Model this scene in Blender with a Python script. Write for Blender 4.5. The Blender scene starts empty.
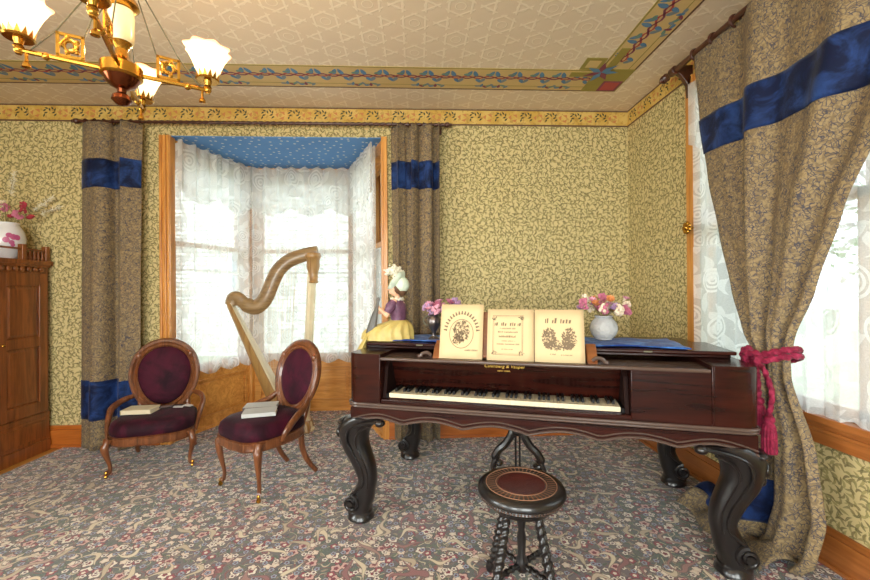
import bpy, math, random
from mathutils import Vector, Matrix, Euler
random.seed(7)
PI = math.pi
sc = bpy.context.scene
COL = sc.collection

# ---------------------------------------------------------------- camera, world, exposure
CAM_H = 1.33
F_PX, PITCH, ROLL, YAW = 406.0, 0.0028, -0.008, -0.045      # solved from the room's lines
cam_d = bpy.data.cameras.new('camera')
cam_d.sensor_fit = 'HORIZONTAL'; cam_d.sensor_width = 36.0
cam_d.lens = F_PX * 36.0 / 870.0
cam_d.clip_start = 0.05
cam = bpy.data.objects.new('camera', cam_d); COL.objects.link(cam)
fw = Vector((-math.sin(YAW) * math.cos(PITCH), math.cos(YAW) * math.cos(PITCH), math.sin(PITCH)))
rt = Vector((math.cos(YAW), math.sin(YAW), 0)); up = rt.cross(fw)
r2 = rt * math.cos(ROLL) + up * math.sin(ROLL); u2 = up * math.cos(ROLL) - rt * math.sin(ROLL)
cam.matrix_world = Matrix(((r2.x, u2.x, -fw.x, 0), (r2.y, u2.y, -fw.y, 0), (r2.z, u2.z, -fw.z, CAM_H), (0, 0, 0, 1)))
sc.camera = cam

def ray(u, v): return fw + r2 * ((u - 435) / F_PX) - u2 * ((v - 290) / F_PX)
def on_y(u, v, Y):
    d = ray(u, v); return Vector((0, 0, CAM_H)) + d * (Y / d.y)

world = bpy.data.worlds.new('world'); sc.world = world; world.use_nodes = True
wbg = world.node_tree.nodes['Background']
wbg.inputs[0].default_value = (0.84, 0.93, 1.0, 1); wbg.inputs[1].default_value = 3.8
sc.view_settings.view_transform = 'Standard'; sc.view_settings.look = 'None'
sc.view_settings.exposure = 0.76; sc.view_settings.gamma = 1.0; sc.view_settings.use_curve_mapping = False
sc.cycles.use_denoising = True
sc.cycles.max_bounces = 10; sc.cycles.diffuse_bounces = 6; sc.cycles.transparent_max_bounces = 24
sc.cycles.sample_clamp_indirect = 8.0; sc.cycles.caustics_reflective = False; sc.cycles.caustics_refractive = False

# room dimensions (metres)
D, XR, C = 3.665, 1.96, 2.98          # back wall, right wall, ceiling
XL, YB = -3.72, -2.4                  # left wall, wall behind the camera
BX0, BX1, BTOP = -2.241, -0.257, 2.715   # bay opening
BAY = [(-2.19, D + .02), (-1.837, 4.59), (-0.66, 4.59), (-0.30, D + .02)]
WY0, WY1, WZ0, WZ1 = 0.75, 2.73, 0.72, 2.74   # right window opening
FRZ = 2.83

def fill_light(loc, rot, sx, sy, watts):          # added fill lamp, set outside an assumed window that is never in view
    l = bpy.data.lights.new('window_fill_light', 'AREA'); l.shape = 'RECTANGLE'; l.size = sx; l.size_y = sy
    l.energy = watts; l.color = (1.0, .97, .93)
    o = bpy.data.objects.new('window_fill_light', l); COL.objects.link(o); o.location = loc; o.rotation_euler = rot
    return o
def portal(loc, rot, sx, sy):
    l = bpy.data.lights.new('window_portal', 'AREA'); l.shape = 'RECTANGLE'; l.size = sx; l.size_y = sy
    l.cycles.is_portal = True
    o = bpy.data.objects.new('window_portal', l); COL.objects.link(o); o.location = loc; o.rotation_euler = rot
    return o

# ---------------------------------------------------------------- helpers
def tag(o, label=None, cat=None, group=None, kind=None):
    if label: o['label'] = label
    if cat: o['category'] = cat
    if group: o['group'] = group
    if kind: o['kind'] = kind
    return o

def empty(name, loc=(0, 0, 0), rz=0, label=None, cat=None, group=None, kind=None):
    o = bpy.data.objects.new(name, None); COL.objects.link(o); o.location = loc; o.rotation_euler = (0, 0, rz)
    o.empty_display_size = .1
    return tag(o, label, cat, group, kind)

def frames(pts, closed=False):
    P = [Vector(p) for p in pts]; n = len(P); T = []
    for i in range(n):
        if closed: t = P[(i + 1) % n] - P[i - 1]
        else: t = P[min(i + 1, n - 1)] - P[max(i - 1, 0)]
        T.append(t.normalized() if t.length > 1e-9 else Vector((0, 0, 1)))
    a = Vector((0, 0, 1)) if abs(T[0].z) < .9 else Vector((1, 0, 0))
    N = [(a - T[0] * a.dot(T[0])).normalized()]
    for i in range(1, n):
        v = N[-1] - T[i] * N[-1].dot(T[i]); N.append(v.normalized())
    return P, T, N

def spline(pts, k=6, closed=False):
    P = [Vector(p) for p in pts]; out = []; n = len(P)
    for i in range(n if closed else n - 1):
        if closed: a, b, c, d = P[i - 1], P[i], P[(i + 1) % n], P[(i + 2) % n]
        else: a, b, c, d = P[max(i - 1, 0)], P[i], P[i + 1], P[min(i + 2, n - 1)]
        for j in range(k):
            t = j / k
            out.append(.5 * ((2 * b) + (c - a) * t + (2 * a - 5 * b + 4 * c - d) * t * t + (3 * b - a - 3 * c + d) * t ** 3))
    if not closed: out.append(P[-1])
    return out

class MB:
    def __init__(s): s.v = []; s.f = []; s.m = []; s.uv = {}; s.cur = 0
    def add(s, vs, fs, m=None):
        b = len(s.v); s.v += [tuple(x) for x in vs]
        s.f += [tuple(b + i for i in f) for f in fs]; s.m += [s.cur if m is None else m] * len(fs)
        return b
    def box(s, x0, x1, y0, y1, z0, z1, T=None, m=None):
        vs = [(x, y, z) for x in (x0, x1) for y in (y0, y1) for z in (z0, z1)]
        if T: vs = [T(*v) for v in vs]
        s.add(vs, [(0, 1, 3, 2), (4, 6, 7, 5), (0, 4, 5, 1), (2, 3, 7, 6), (0, 2, 6, 4), (1, 5, 7, 3)], m); return s
    def loft(s, rings, caps=True, closed=False, m=None):
        n = len(rings[0]); vs = [p for r in rings for p in r]; fs = []
        R = len(rings)
        for i in range(R if closed else R - 1):
            for j in range(n):
                a, b = i * n + j, i * n + (j + 1) % n; i2 = (i + 1) % R
                fs.append((a, b, i2 * n + (j + 1) % n, i2 * n + j))
        if caps and not closed: fs += [tuple(range(n - 1, -1, -1)), tuple((R - 1) * n + j for j in range(n))]
        s.add(vs, fs, m); return s
    def tube(s, pts, r, n=8, closed=False, caps=True, flat=1.0, lobes=0, twist=0, amp=.25, m=None):
        P, T, N = frames(pts, closed); rings = []; L = 0
        for i, (p, t, nn) in enumerate(zip(P, T, N)):
            if i: L += (P[i] - P[i - 1]).length
            b = t.cross(nn); rr = r[i] if isinstance(r, (list, tuple)) else r
            ring = []
            for j in range(n):
                a = 2 * PI * j / n; q = rr
                if lobes: q = rr * (1 + amp * math.cos(lobes * a - twist * L))
                ring.append(p + nn * (math.cos(a) * q) + b * (math.sin(a) * q * flat))
            rings.append(ring)
        return s.loft(rings, caps, closed, m)
    def lathe(s, prof, n=20, o=(0, 0, 0), fn=None, R=None, m=None, caps=True):
        rings = []; o = Vector(o)
        for r, z in prof:
            ring = []
            for j in range(n):
                a = 2 * PI * j / n; q = max(r, 1e-4)
                if fn: q = fn(q, a, z)
                p = Vector((math.cos(a) * q, math.sin(a) * q, z))
                ring.append(o + (R @ p if R else p))
            rings.append(ring)
        return s.loft(rings, caps, m=m)
    def ell(s, c, r, nu=12, nv=8, R=None, m=None):
        if not isinstance(r, (tuple, list)): r = (r, r, r)
        c = Vector(c); vs = []; fs = []
        rings = []
        for i in range(nv + 1):
            th = PI * (.001 + .998 * i / nv); ring = []
            for j in range(nu):
                a = 2 * PI * j / nu
                p = Vector((r[0] * math.sin(th) * math.cos(a), r[1] * math.sin(th) * math.sin(a), -r[2] * math.cos(th)))
                ring.append(c + (R @ p if R else p))
            rings.append(ring)
        return s.loft(rings, True, m=m)
    def prism(s, poly, T, d0, d1, m=None):
        n = len(poly); vs = [T(x, y, d0) for x, y in poly] + [T(x, y, d1) for x, y in poly]
        fs = [tuple(range(n - 1, -1, -1)), tuple(range(n, 2 * n))] + [(i, (i + 1) % n, n + (i + 1) % n, n + i) for i in range(n)]
        s.add(vs, fs, m); return s
    def poly(s, pts, m=None): s.add(pts, [tuple(range(len(pts)))], m); return s
    def grid(s, nu, nv, fn, m=None, us=1.0, vs_=1.0):
        vs = []; 
        for j in range(nv + 1):
            for i in range(nu + 1): vs.append(fn(i / nu, j / nv))
        fs = [(j * (nu + 1) + i, j * (nu + 1) + i + 1, (j + 1) * (nu + 1) + i + 1, (j + 1) * (nu + 1) + i) for j in range(nv) for i in range(nu)]
        b = s.add(vs, fs, m)
        for j in range(nv + 1):
            for i in range(nu + 1): s.uv[b + j * (nu + 1) + i] = (i / nu * us, j / nv * vs_)
        return s
    def xf(s, M, b=0):
        s.v = s.v[:b] + [tuple(M @ Vector(p)) for p in s.v[b:]]; return s
    def mesh(s, name, mats, smooth=True, ang=.7):
        me = bpy.data.meshes.new(name); me.from_pydata(s.v, [], s.f)
        for mt in (mats if isinstance(mats, (list, tuple)) else [mats]): me.materials.append(mt)
        me.polygons.foreach_set('material_index', s.m)
        if s.uv:
            ul = me.uv_layers.new(name='UVMap')
            for l in me.loops: ul.data[l.index].uv = s.uv.get(l.vertex_index, (0, 0))
        if smooth: me.shade_smooth(); me.set_sharp_from_angle(angle=ang)
        me.update(); return me
    def build(s, name, mats, parent=None, smooth=True, ang=.7, bevel=0, solid=0, seg=2):
        o = bpy.data.objects.new(name, s.mesh(name, mats, smooth, ang)); COL.objects.link(o)
        if parent: o.parent = parent
        if solid:
            md = o.modifiers.new('solid', 'SOLIDIFY'); md.thickness = solid; md.offset = 0
        if bevel:
            md = o.modifiers.new('bevel', 'BEVEL'); md.width = bevel; md.segments = seg; md.limit_method = 'ANGLE'; md.angle_limit = .6
            md.harden_normals = False
        return o

def clone(o, parent=None):
    c = o.copy(); COL.objects.link(c); c.parent = parent
    for ch in o.children: clone(ch, c)
    return c

def inst(name, me, parent, loc=(0, 0, 0), rot=None):
    o = bpy.data.objects.new(name, me); COL.objects.link(o); o.parent = parent; o.location = loc
    if rot: o.rotation_euler = rot
    return o

# ---------------------------------------------------------------- node expressions
class X:
    def __init__(s, nt, sock): s.nt = nt; s.s = sock
    def op(s, kind, *a):
        n = s.nt.nodes.new('ShaderNodeMath'); n.operation = kind
        for i, q in enumerate((s,) + a):
            if isinstance(q, X): s.nt.links.new(q.s, n.inputs[i])
            else: n.inputs[i].default_value = q
        return X(s.nt, n.outputs[0])
    def __add__(s, b): return s.op('ADD', b)
    __radd__ = __add__
    def __sub__(s, b): return s.op('SUBTRACT', b)
    def __rsub__(s, b): return (s * -1.0) + b
    def __mul__(s, b): return s.op('MULTIPLY', b)
    __rmul__ = __mul__
    def __truediv__(s, b): return s.op('DIVIDE', b)
    def abs(s): return s.op('ABSOLUTE')
    def sin(s): return s.op('SINE')
    def cos(s): return s.op('COSINE')
    def frac(s): return s.op('FRACT')
    def lt(s, b): return s.op('LESS_THAN', b)
    def gt(s, b): return s.op('GREATER_THAN', b)
    def max(s, b): return s.op('MAXIMUM', b)
    def min(s, b): return s.op('MINIMUM', b)
    def pw(s, b): return s.op('POWER', b)
    def ramp(s, a, b):                       # smooth 0..1 between a and b
        n = s.nt.nodes.new('ShaderNodeMapRange'); n.interpolation_type = 'SMOOTHSTEP'
        s.nt.links.new(s.s, n.inputs[0]); n.inputs[1].default_value = a; n.inputs[2].default_value = b
        return X(s.nt, n.outputs[0])

def comb(nt, x, y, z=0.0):
    n = nt.nodes.new('ShaderNodeCombineXYZ')
    for i, q in enumerate((x, y, z)):
        if isinstance(q, X): nt.links.new(q.s, n.inputs[i])
        else: n.inputs[i].default_value = q
    return X(nt, n.outputs[0])
def sep(nt, v):
    n = nt.nodes.new('ShaderNodeSeparateXYZ'); nt.links.new(v.s, n.inputs[0]); return [X(nt, o) for o in n.outputs]
def coords(nt, which='Object'):
    n = nt.nodes.new('ShaderNodeTexCoord'); return X(nt, n.outputs[which])
def noise(nt, v, scale, detail=2.0, rough=.5, color=False, dist=0.0):
    n = nt.nodes.new('ShaderNodeTexNoise'); nt.links.new(v.s, n.inputs['Vector'])
    n.inputs['Scale'].default_value = scale; n.inputs['Detail'].default_value = detail; n.inputs['Roughness'].default_value = rough
    n.inputs['Distortion'].default_value = dist
    return X(nt, n.outputs[1 if color else 0])
def voro(nt, v, scale, feature='F1', rnd=1.0, dim='2D'):
    n = nt.nodes.new('ShaderNodeTexVoronoi'); n.voronoi_dimensions = dim; n.feature = feature
    nt.links.new(v.s, n.inputs['Vector']); n.inputs['Scale'].default_value = scale; n.inputs['Randomness'].default_value = rnd
    return n
def mixc(nt, fac, a, b):
    n = nt.nodes.new('ShaderNodeMix'); n.data_type = 'RGBA'
    for i, q in ((0, fac), (6, a), (7, b)):
        if isinstance(q, X): nt.links.new(q.s, n.inputs[i])
        elif i == 0: n.inputs[i].default_value = q
        else: n.inputs[i].default_value = (*q, 1)
    return X(nt, n.outputs[2])
def vadd(nt, a, b, op='ADD'):
    n = nt.nodes.new('ShaderNodeVectorMath'); n.operation = op
    for i, q in enumerate((a, b)):
        if isinstance(q, X): nt.links.new(q.s, n.inputs[i])
        else: n.inputs[i].default_value = q
    return X(nt, n.outputs[0])
def srgb(r, g, b):
    f = lambda c: (c / 255 / 12.92) if c / 255 <= .04045 else ((c / 255 + .055) / 1.055) ** 2.4
    return (f(r), f(g), f(b))

def new_mat(name):
    m = bpy.data.materials.new(name); m.use_nodes = True
    nt = m.node_tree; b = nt.nodes['Principled BSDF']; return m, nt, b
def setc(nt, b, col, rough=.5, metal=0.0, spec=None, bump=None, bdist=.002, sheen=0):
    if isinstance(col, X): nt.links.new(col.s, b.inputs['Base Color'])
    else: b.inputs['Base Color'].default_value = (*col, 1)
    if isinstance(rough, X): nt.links.new(rough.s, b.inputs['Roughness'])
    else: b.inputs['Roughness'].default_value = rough
    b.inputs['Metallic'].default_value = metal
    if spec is not None: b.inputs['Specular IOR Level'].default_value = spec
    if sheen: b.inputs['Sheen Weight'].default_value = sheen
    if bump is not None:
        n = nt.nodes.new('ShaderNodeBump'); n.inputs['Distance'].default_value = bdist; n.inputs['Strength'].default_value = .8
        nt.links.new(bump.s, n.inputs['Height']); nt.links.new(n.outputs[0], b.inputs['Normal'])

def plain(name, rgb, rough=.5, metal=0.0, var=.12, vs=12, **k):
    m, nt, b = new_mat(name); c = srgb(*rgb); P = coords(nt)
    f = noise(nt, P, vs, 3)
    col = mixc(nt, f, tuple(x * (1 - var) for x in c), tuple(min(1, x * (1 + var)) for x in c))
    setc(nt, b, col, rough, metal, **k); return m

def leaf_layer(nt, P2, scale, a, bw, angn, seed, rnd=.85, soft=.02):
    """scattered leaf shapes: one per Voronoi cell, turned by a smooth flow angle"""
    v = vadd(nt, P2, (seed * 3.17, seed * 1.93, 0))
    vo = voro(nt, v, scale, rnd=rnd)
    loc = vadd(nt, v, X(nt, vo.outputs['Position']), 'SUBTRACT')
    x, y, _ = sep(nt, loc); x = x * scale; y = y * scale
    cr, cg, cb = sep(nt, X(nt, vo.outputs['Color']))
    ang = angn + cr * 1.6
    ca, sa = ang.cos(), ang.sin()
    lx = x * ca + y * sa; ly = y * ca - x * sa
    ly = ly + lx * lx * .35
    t = lx / a
    w = (1.0 - t * t) * bw
    return (w - ly.abs()).ramp(-soft, soft), cg, ly, w

def wallpaper(name, ax):
    m, nt, b = new_mat(name); P = coords(nt); x, y, z = sep(nt, P)
    h = {'x': x, 'y': y}[ax]
    P2 = comb(nt, h, z)
    flow = noise(nt, P2, 5.0, 1.0) * 9.0
    l1, r1, ly1, w1 = leaf_layer(nt, P2, 23, .66, .125, flow, 1)
    l2, r2_, ly2, w2 = leaf_layer(nt, P2, 24, .66, .125, flow + 1.2, 2)
    l3, r3, ly3, w3 = leaf_layer(nt, P2, 26, .64, .16, flow + 2.2, 3)
    base = mixc(nt, noise(nt, P, 1.3, 2), srgb(204, 184, 130), srgb(208, 192, 142))
    c = mixc(nt, l3, base, mixc(nt, r3, srgb(152, 140, 92), srgb(170, 156, 104)))
    c = mixc(nt, l1 * .8, c, mixc(nt, r1, srgb(96, 86, 54), srgb(134, 118, 76)))
    c = mixc(nt, l2 * .8, c, mixc(nt, r2_, srgb(88, 82, 54), srgb(140, 126, 84)))
    vein = (ly2.abs().lt(.02)) * l2
    c = mixc(nt, vein * .5, c, srgb(190, 180, 120))
    setc(nt, b, c, .75, spec=.25); return m

def frieze_mat():
    m, nt, b = new_mat('frieze_paper'); P = coords(nt)
    f = noise(nt, P, 9, 3); g = noise(nt, P, 40, 2)
    c = mixc(nt, f.ramp(.4, .6), srgb(196, 158, 70), srgb(208, 176, 98))
    c = mixc(nt, (g.ramp(.55, .6)) * .45, c, srgb(150, 104, 40))
    setc(nt, b, c, .6); return m

def carpet():
    m, nt, b = new_mat('carpet_floral'); P = coords(nt); x, y, z = sep(nt, P); P2 = comb(nt, x, y)
    wob = noise(nt, P2, 3.0, 2, color=True)
    Pw = vadd(nt, P2, vadd(nt, wob, (.16, .16, .16), 'MULTIPLY'))
    ground = mixc(nt, noise(nt, P2, 1.7, 2).ramp(.35, .65), srgb(84, 98, 88), srgb(110, 96, 98))
    # vines: contour lines of noise
    n1 = noise(nt, Pw, 7.5, 1.5)
    vine = ((n1 * 7.0).frac() - .5).abs().lt(.055)
    c = mixc(nt, vine * .95, ground, srgb(206, 190, 160))
    n2 = noise(nt, vadd(nt, P2, (7.3, 2.1, 0)), 6.0, 1.0)
    vine2 = ((n2 * 6.0).frac() - .5).abs().lt(.05)
    c = mixc(nt, vine2 * .8, c, srgb(140, 66, 70))
    # leaves
    fl = noise(nt, P2, 3, 1) * 12.0
    for sd, s_, col1, col2 in ((4, 20, srgb(120, 132, 104), srgb(70, 92, 78)), (9, 26, srgb(196, 170, 140), srgb(66, 74, 92))):
        lm, rr, ly, w = leaf_layer(nt, P2, s_, .6, .15, fl + sd, sd)
        keep = rr.gt(.25)
        c = mixc(nt, lm * keep, c, mixc(nt, rr, col1, col2))
        c = mixc(nt, lm * keep * (ly.abs().lt(.025)), c, srgb(90, 70, 66))
    # blossoms
    for sd, s_, rad, cols in ((1, 11.0, .38, (srgb(236, 226, 208), srgb(214, 172, 160), srgb(128, 44, 58))),
                              (2, 14.0, .36, (srgb(152, 60, 74), srgb(226, 206, 186), srgb(232, 220, 200))),
                              (3, 20.0, .37, (srgb(232, 222, 206), srgb(150, 160, 176), srgb(96, 52, 70)))):
        v = vadd(nt, P2, (sd * 5.1, sd * 2.7, 0)); vo = voro(nt, v, s_, rnd=.8)
        loc = vadd(nt, v, X(nt, vo.outputs['Position']), 'SUBTRACT'); lx, ly, _ = sep(nt, loc); lx = lx * s_; ly = ly * s_
        cr, cg, cb = sep(nt, X(nt, vo.outputs['Color']))
        th = ly.op('ARCTAN2', lx); r = (lx * lx + ly * ly).op('SQRT')
        edge = ((th * 5.0 + cr * 6.0).cos() * .13 + .87) * rad
        fm = r.lt(edge) * cg.gt(.22)
        rim = r.gt(edge * .82)
        petal = mixc(nt, cb.gt(.45), cols[0], cols[1])
        petal = mixc(nt, rim, petal, srgb(96, 62, 64))
        petal = mixc(nt, r.lt(edge * .38), petal, cols[2])
        c = mixc(nt, fm, c, petal)
    for sd, s_, bw, thr, col1, col2 in ((5, 6.5, .085, .35, srgb(228, 212, 182), srgb(196, 176, 146)), (8, 4.6, .06, .5, srgb(214, 196, 168), srgb(150, 96, 96))):
        lm, rr, ly, w = leaf_layer(nt, P2, s_, .66, bw, fl + sd, sd)
        keep = rr.gt(thr)
        c = mixc(nt, lm * keep, c, mixc(nt, rr.ramp(.5, .9), col1, col2)); c = mixc(nt, lm * keep * (w - ly.abs()).lt(.016), c, srgb(92, 74, 66))
    pile = noise(nt, P2, 260, 2)
    c = mixc(nt, pile * .25, c, (.02, .02, .02))
    setc(nt, b, c, .9, spec=.15, bump=pile, bdist=.003, sheen=.35); return m

def ceiling_paper():
    m, nt, b = new_mat('ceiling_paper'); P = coords(nt); x, y, z = sep(nt, P)
    k = 2 * PI / .27
    s = (x * k).cos() + ((x * .5 + y * .866) * k).cos() + ((x * .5 - y * .866) * k).cos()
    s2 = ((x * .866 + y * .5) * k * 1.73).cos() + (y * k * 1.73).cos() + ((x * .866 - y * .5) * k * 1.73).cos()
    g1 = (x * k).cos().abs().min(((x * .5 + y * .866) * k).cos().abs()).min(((x * .5 - y * .866) * k).cos().abs())
    line = (g1.ramp(.20, .10) * (s.abs().gt(.45))).max((s2 - 1.9).abs().ramp(.25, .12))
    fine = noise(nt, P, 90, 2)
    c = mixc(nt, line * .6, srgb(222, 203, 178), srgb(244, 230, 208))
    rough = line * -.22 + .58
    setc(nt, b, c, rough, bump=line + fine * .2, bdist=.0015); return m

def bay_sky():
    m, nt, b = new_mat('bay_ceiling_blue'); P = coords(nt); x, y, z = sep(nt, P); P2 = comb(nt, x, y)
    vo = voro(nt, P2, 11, rnd=.7); d = X(nt, vo.outputs['Distance'])
    c = mixc(nt, noise(nt, P, 3, 2), srgb(70, 128, 196), srgb(92, 150, 212))
    c = mixc(nt, d.lt(.13), c, srgb(206, 214, 210)); setc(nt, b, c, .6); return m

def wood(name, c1, c2, rough=.35, ax='z', scale=1.0, coat=0, fine=1.0, spec=None):
    m, nt, b = new_mat(name); P = coords(nt); mp = nt.nodes.new('ShaderNodeMapping')
    nt.links.new(P.s, mp.inputs[0]); sv = {'x': (1.2, 14, 14), 'y': (14, 1.2, 14), 'z': (14, 14, 1.2)}[ax]
    mp.inputs['Scale'].default_value = tuple(q * scale for q in sv); Q = X(nt, mp.outputs[0])
    g = noise(nt, Q, 1.0, 4, .6, dist=1.5); h = noise(nt, Q, 5.0, 3, .7)
    f = (g * 1.1 + h * .35 * fine).ramp(.35, 1.05)
    c = mixc(nt, f, srgb(*c1), srgb(*c2)); setc(nt, b, c, rough, bump=h, bdist=.0006, spec=spec)
    if coat: b.inputs['Coat Weight'].default_value = coat; b.inputs['Coat Roughness'].default_value = .12
    return m

def damask(name, c1, c2, c3):
    m, nt, b = new_mat(name); P = coords(nt)
    wob = noise(nt, P, 18.0, 2, color=True); Pw = vadd(nt, P, vadd(nt, wob, (.06, .06, .06), 'MULTIPLY'))
    vo = voro(nt, Pw, 58, 'DISTANCE_TO_EDGE', dim='3D'); e = X(nt, vo.outputs['Distance'])
    n = noise(nt, Pw, 60, 2)
    line = e.ramp(.10, .03)
    c = mixc(nt, n.ramp(.42, .58), srgb(*c1), srgb(*c2))
    c = mixc(nt, line * (noise(nt, P, 30, 1).ramp(.28, .52)), c, srgb(*c3))
    w = noise(nt, P, 420, 1)
    setc(nt, b, c, .75, bump=w + n * .4, bdist=.002, sheen=.05); return m

def velvet(name, dark, light, sc_=7.0, sheen=.12):
    m, nt, b = new_mat(name); P = coords(nt)
    n = noise(nt, P, sc_, 4, .65, dist=.6)
    c = mixc(nt, n.ramp(.38, .68), srgb(*dark), srgb(*light))
    setc(nt, b, c, .7, spec=.2, bump=noise(nt, P, 300, 1), bdist=.0015, sheen=sheen)
    b.inputs['Sheen Roughness'].default_value = .4
    return m

def lace_mat(name, dens=.42, motif=.5, su=9.0):
    m = bpy.data.materials.new(name); m.use_nodes = True; nt = m.node_tree; nt.nodes.clear()
    uv = coords(nt, 'UV'); u, v, _ = sep(nt, uv)
    flow = noise(nt, uv, 4.0, 1) * 9.0
    l1, r1, ly, w = leaf_layer(nt, uv, su, .6, .24, flow, 1)
    vo = voro(nt, vadd(nt, uv, (3.3, 1.2, 0)), su * .55, rnd=.6); d = X(nt, vo.outputs['Distance'])
    ros = ((d * 9.0).frac().gt(.45)) * d.lt(.36)
    weave = noise(nt, uv, 130, 1)
    den = (l1 * .6).max(ros * .8) * motif + dens + (weave - .5) * .25
    den = den.min(.97).max(.05)
    t = nt.nodes.new('ShaderNodeBsdfTransparent'); df = nt.nodes.new('ShaderNodeBsdfDiffuse'); tr = nt.nodes.new('ShaderNodeBsdfTranslucent')
    for q in (df, tr): q.inputs[0].default_value = (.84, .84, .82, 1)
    m1 = nt.nodes.new('ShaderNodeMixShader'); m1.inputs[0].default_value = .55
    nt.links.new(df.outputs[0], m1.inputs[1]); nt.links.new(tr.outputs[0], m1.inputs[2])
    m2 = nt.nodes.new('ShaderNodeMixShader'); nt.links.new(den.s, m2.inputs[0])
    nt.links.new(t.outputs[0], m2.inputs[1]); nt.links.new(m1.outputs[0], m2.inputs[2])
    o = nt.nodes.new('ShaderNodeOutputMaterial'); nt.links.new(m2.outputs[0], o.inputs[0]); return m

def pane_mat():
    m = bpy.data.materials.new('window_glass'); m.use_nodes = True; nt = m.node_tree; nt.nodes.clear()
    t = nt.nodes.new('ShaderNodeBsdfTransparent'); t.inputs[0].default_value = (.96, .98, .97, 1)
    g = nt.nodes.new('ShaderNodeBsdfGlossy'); g.inputs['Roughness'].default_value = .03
    fr = nt.nodes.new('ShaderNodeFresnel'); fr.inputs[0].default_value = 1.3
    mx = nt.nodes.new('ShaderNodeMixShader'); nt.links.new(fr.outputs[0], mx.inputs[0])
    nt.links.new(t.outputs[0], mx.inputs[1]); nt.links.new(g.outputs[0], mx.inputs[2])
    o = nt.nodes.new('ShaderNodeOutputMaterial'); nt.links.new(mx.outputs[0], o.inputs[0]); return m

M = {}
M['wp_back'] = wallpaper('wallpaper_willow_back', 'x'); M['wp_side'] = wallpaper('wallpaper_willow_side', 'y')
M['frieze'] = frieze_mat(); M['carpet'] = carpet(); M['ceil'] = ceiling_paper(); M['bay'] = bay_sky()
M['amber'] = wood('amber_oak', (172, 102, 34), (224, 160, 80), .32, 'z', coat=.3)
M['amber_x'] = wood('amber_oak_lengthwise', (180, 112, 40), (232, 172, 92), .32, 'x', coat=.3)
M['base'] = wood('baseboard_oak', (150, 76, 22), (196, 112, 44), .35, 'x', coat=.3)
M['base_y'] = wood('baseboard_oak_side', (136, 76, 32), (176, 108, 54), .35, 'y', coat=.3)
M['floorb'] = wood('floor_oak', (168, 112, 40), (214, 158, 76), .35, 'y', coat=.3)
M['cab'] = wood('cabinet_walnut', (92, 48, 20), (158, 92, 44), .35, 'z', coat=.25)
M['walnut'] = wood('chair_walnut', (72, 36, 18), (136, 82, 48), .3, 'z', 2.0, coat=.4)
M['rose'] = wood('piano_rosewood', (20, 9, 8), (56, 21, 14), .2, 'x', .8, coat=0, spec=.3)
M['ebony'] = wood('piano_dark_carving', (11, 10, 11), (28, 23, 23), .3, 'z', 1.2, coat=.4)
M['matte'] = plain('piano_matte_side', (34, 18, 15), .7, spec=.1)
M['moulding'] = plain('piano_moulding', (84, 66, 58), .22, spec=.6)
M['rodwood'] = wood('rod_mahogany', (44, 20, 14), (82, 40, 26), .35, 'y', 2.0, coat=.4)
M['deskwood'] = wood('music_desk_wood', (110, 60, 30), (150, 92, 50), .4, 'x')
M['drape'] = damask('drape_damask', (120, 100, 70), (150, 128, 90), (66, 62, 70))
M['drape_lining'] = damask('drape_damask_back', (140, 120, 84), (158, 138, 98), (84, 78, 76))
M['bluevelvet'] = velvet('blue_velvet', (9, 20, 52), (36, 64, 120))
M['bluecloth'] = velvet('blue_velvet_cloth', (22, 58, 132), (70, 124, 200), 9)
M['wine'] = velvet('wine_velvet', (36, 6, 20), (68, 12, 34), 6, .05)
M['rope'] = velvet('crimson_rope', (116, 22, 48), (164, 46, 78), 30, .1)
M['lace'] = lace_mat('lace_sheer', .66, .30); M['lace_val'] = lace_mat('lace_valance', .66, .31, 7)
M['lace_low'] = lace_mat('lace_cafe', .64, .32, 8)
M['pane'] = pane_mat()
M['brass'] = plain('brass', (196, 146, 60), .24, 1.0, .2, 20)
M['dullbrass'] = plain('dull_brass', (96, 92, 72), .5, .5)
M['copper'] = plain('dark_copper', (120, 66, 40), .2, 1.0, .2, 20)
M['gilt'] = plain('gilt_paint', (196, 158, 78), .35, .6)
M['iron'] = plain('dark_iron', (40, 34, 32), .4, .6)
M['harpgold'] = wood('harp_gilt_maple', (132, 92, 48), (176, 138, 84), .35, 'z', 1.5, coat=.3)
M['harpcream'] = plain('harp_cream', (216, 202, 168), .4)
M['harpneck'] = wood('harp_neck_wood', (112, 84, 52), (160, 130, 88), .35, 'x', 1.5, coat=.3)
M['string'] = plain('harp_string', (214, 206, 190), .4)
M['ivory'] = plain('ivory_key', (220, 206, 174), .35, 0, .05)
M['black'] = plain('ebony_key', (16, 14, 14), .5, spec=.2)
M['paper'] = plain('aged_paper', (218, 190, 146), .85, 0, .07, 6)
M['ink'] = plain('printing_ink', (120, 102, 80), .9)
M['goldleaf'] = plain('gold_lettering', (236, 190, 92), .45, .0)
M['porcelain'] = plain('porcelain_white', (224, 222, 224), .18, 0, .04, spec=.6)
M['porc_pink'] = plain('porcelain_painted_rose', (184, 84, 130), .3, 0, .3, 40)
M['porc_leaf'] = plain('porcelain_painted_leaf', (120, 140, 110), .3, 0, .3, 40)
M['stem'] = plain('dried_stem', (128, 116, 70), .8)
for nme, rgb in (('fl_pink', (216, 154, 172)), ('fl_rose', (196, 112, 138)), ('fl_orange', (214, 140, 84)), ('fl_cream', (232, 214, 190)), ('fl_lilac', (176, 140, 176)), ('fl_red', (170, 50, 66))):
    M[nme] = plain('petal_' + nme[3:], rgb, .8, 0, .2, 60)
M['skin'] = plain('doll_skin', (226, 178, 146), .5, 0, .05)
M['yellow'] = plain('yellow_satin', (196, 172, 98), .45, 0, .3, 26)
M['purple'] = plain('purple_bodice', (104, 66, 90), .5, 0, .75, 70)
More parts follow.
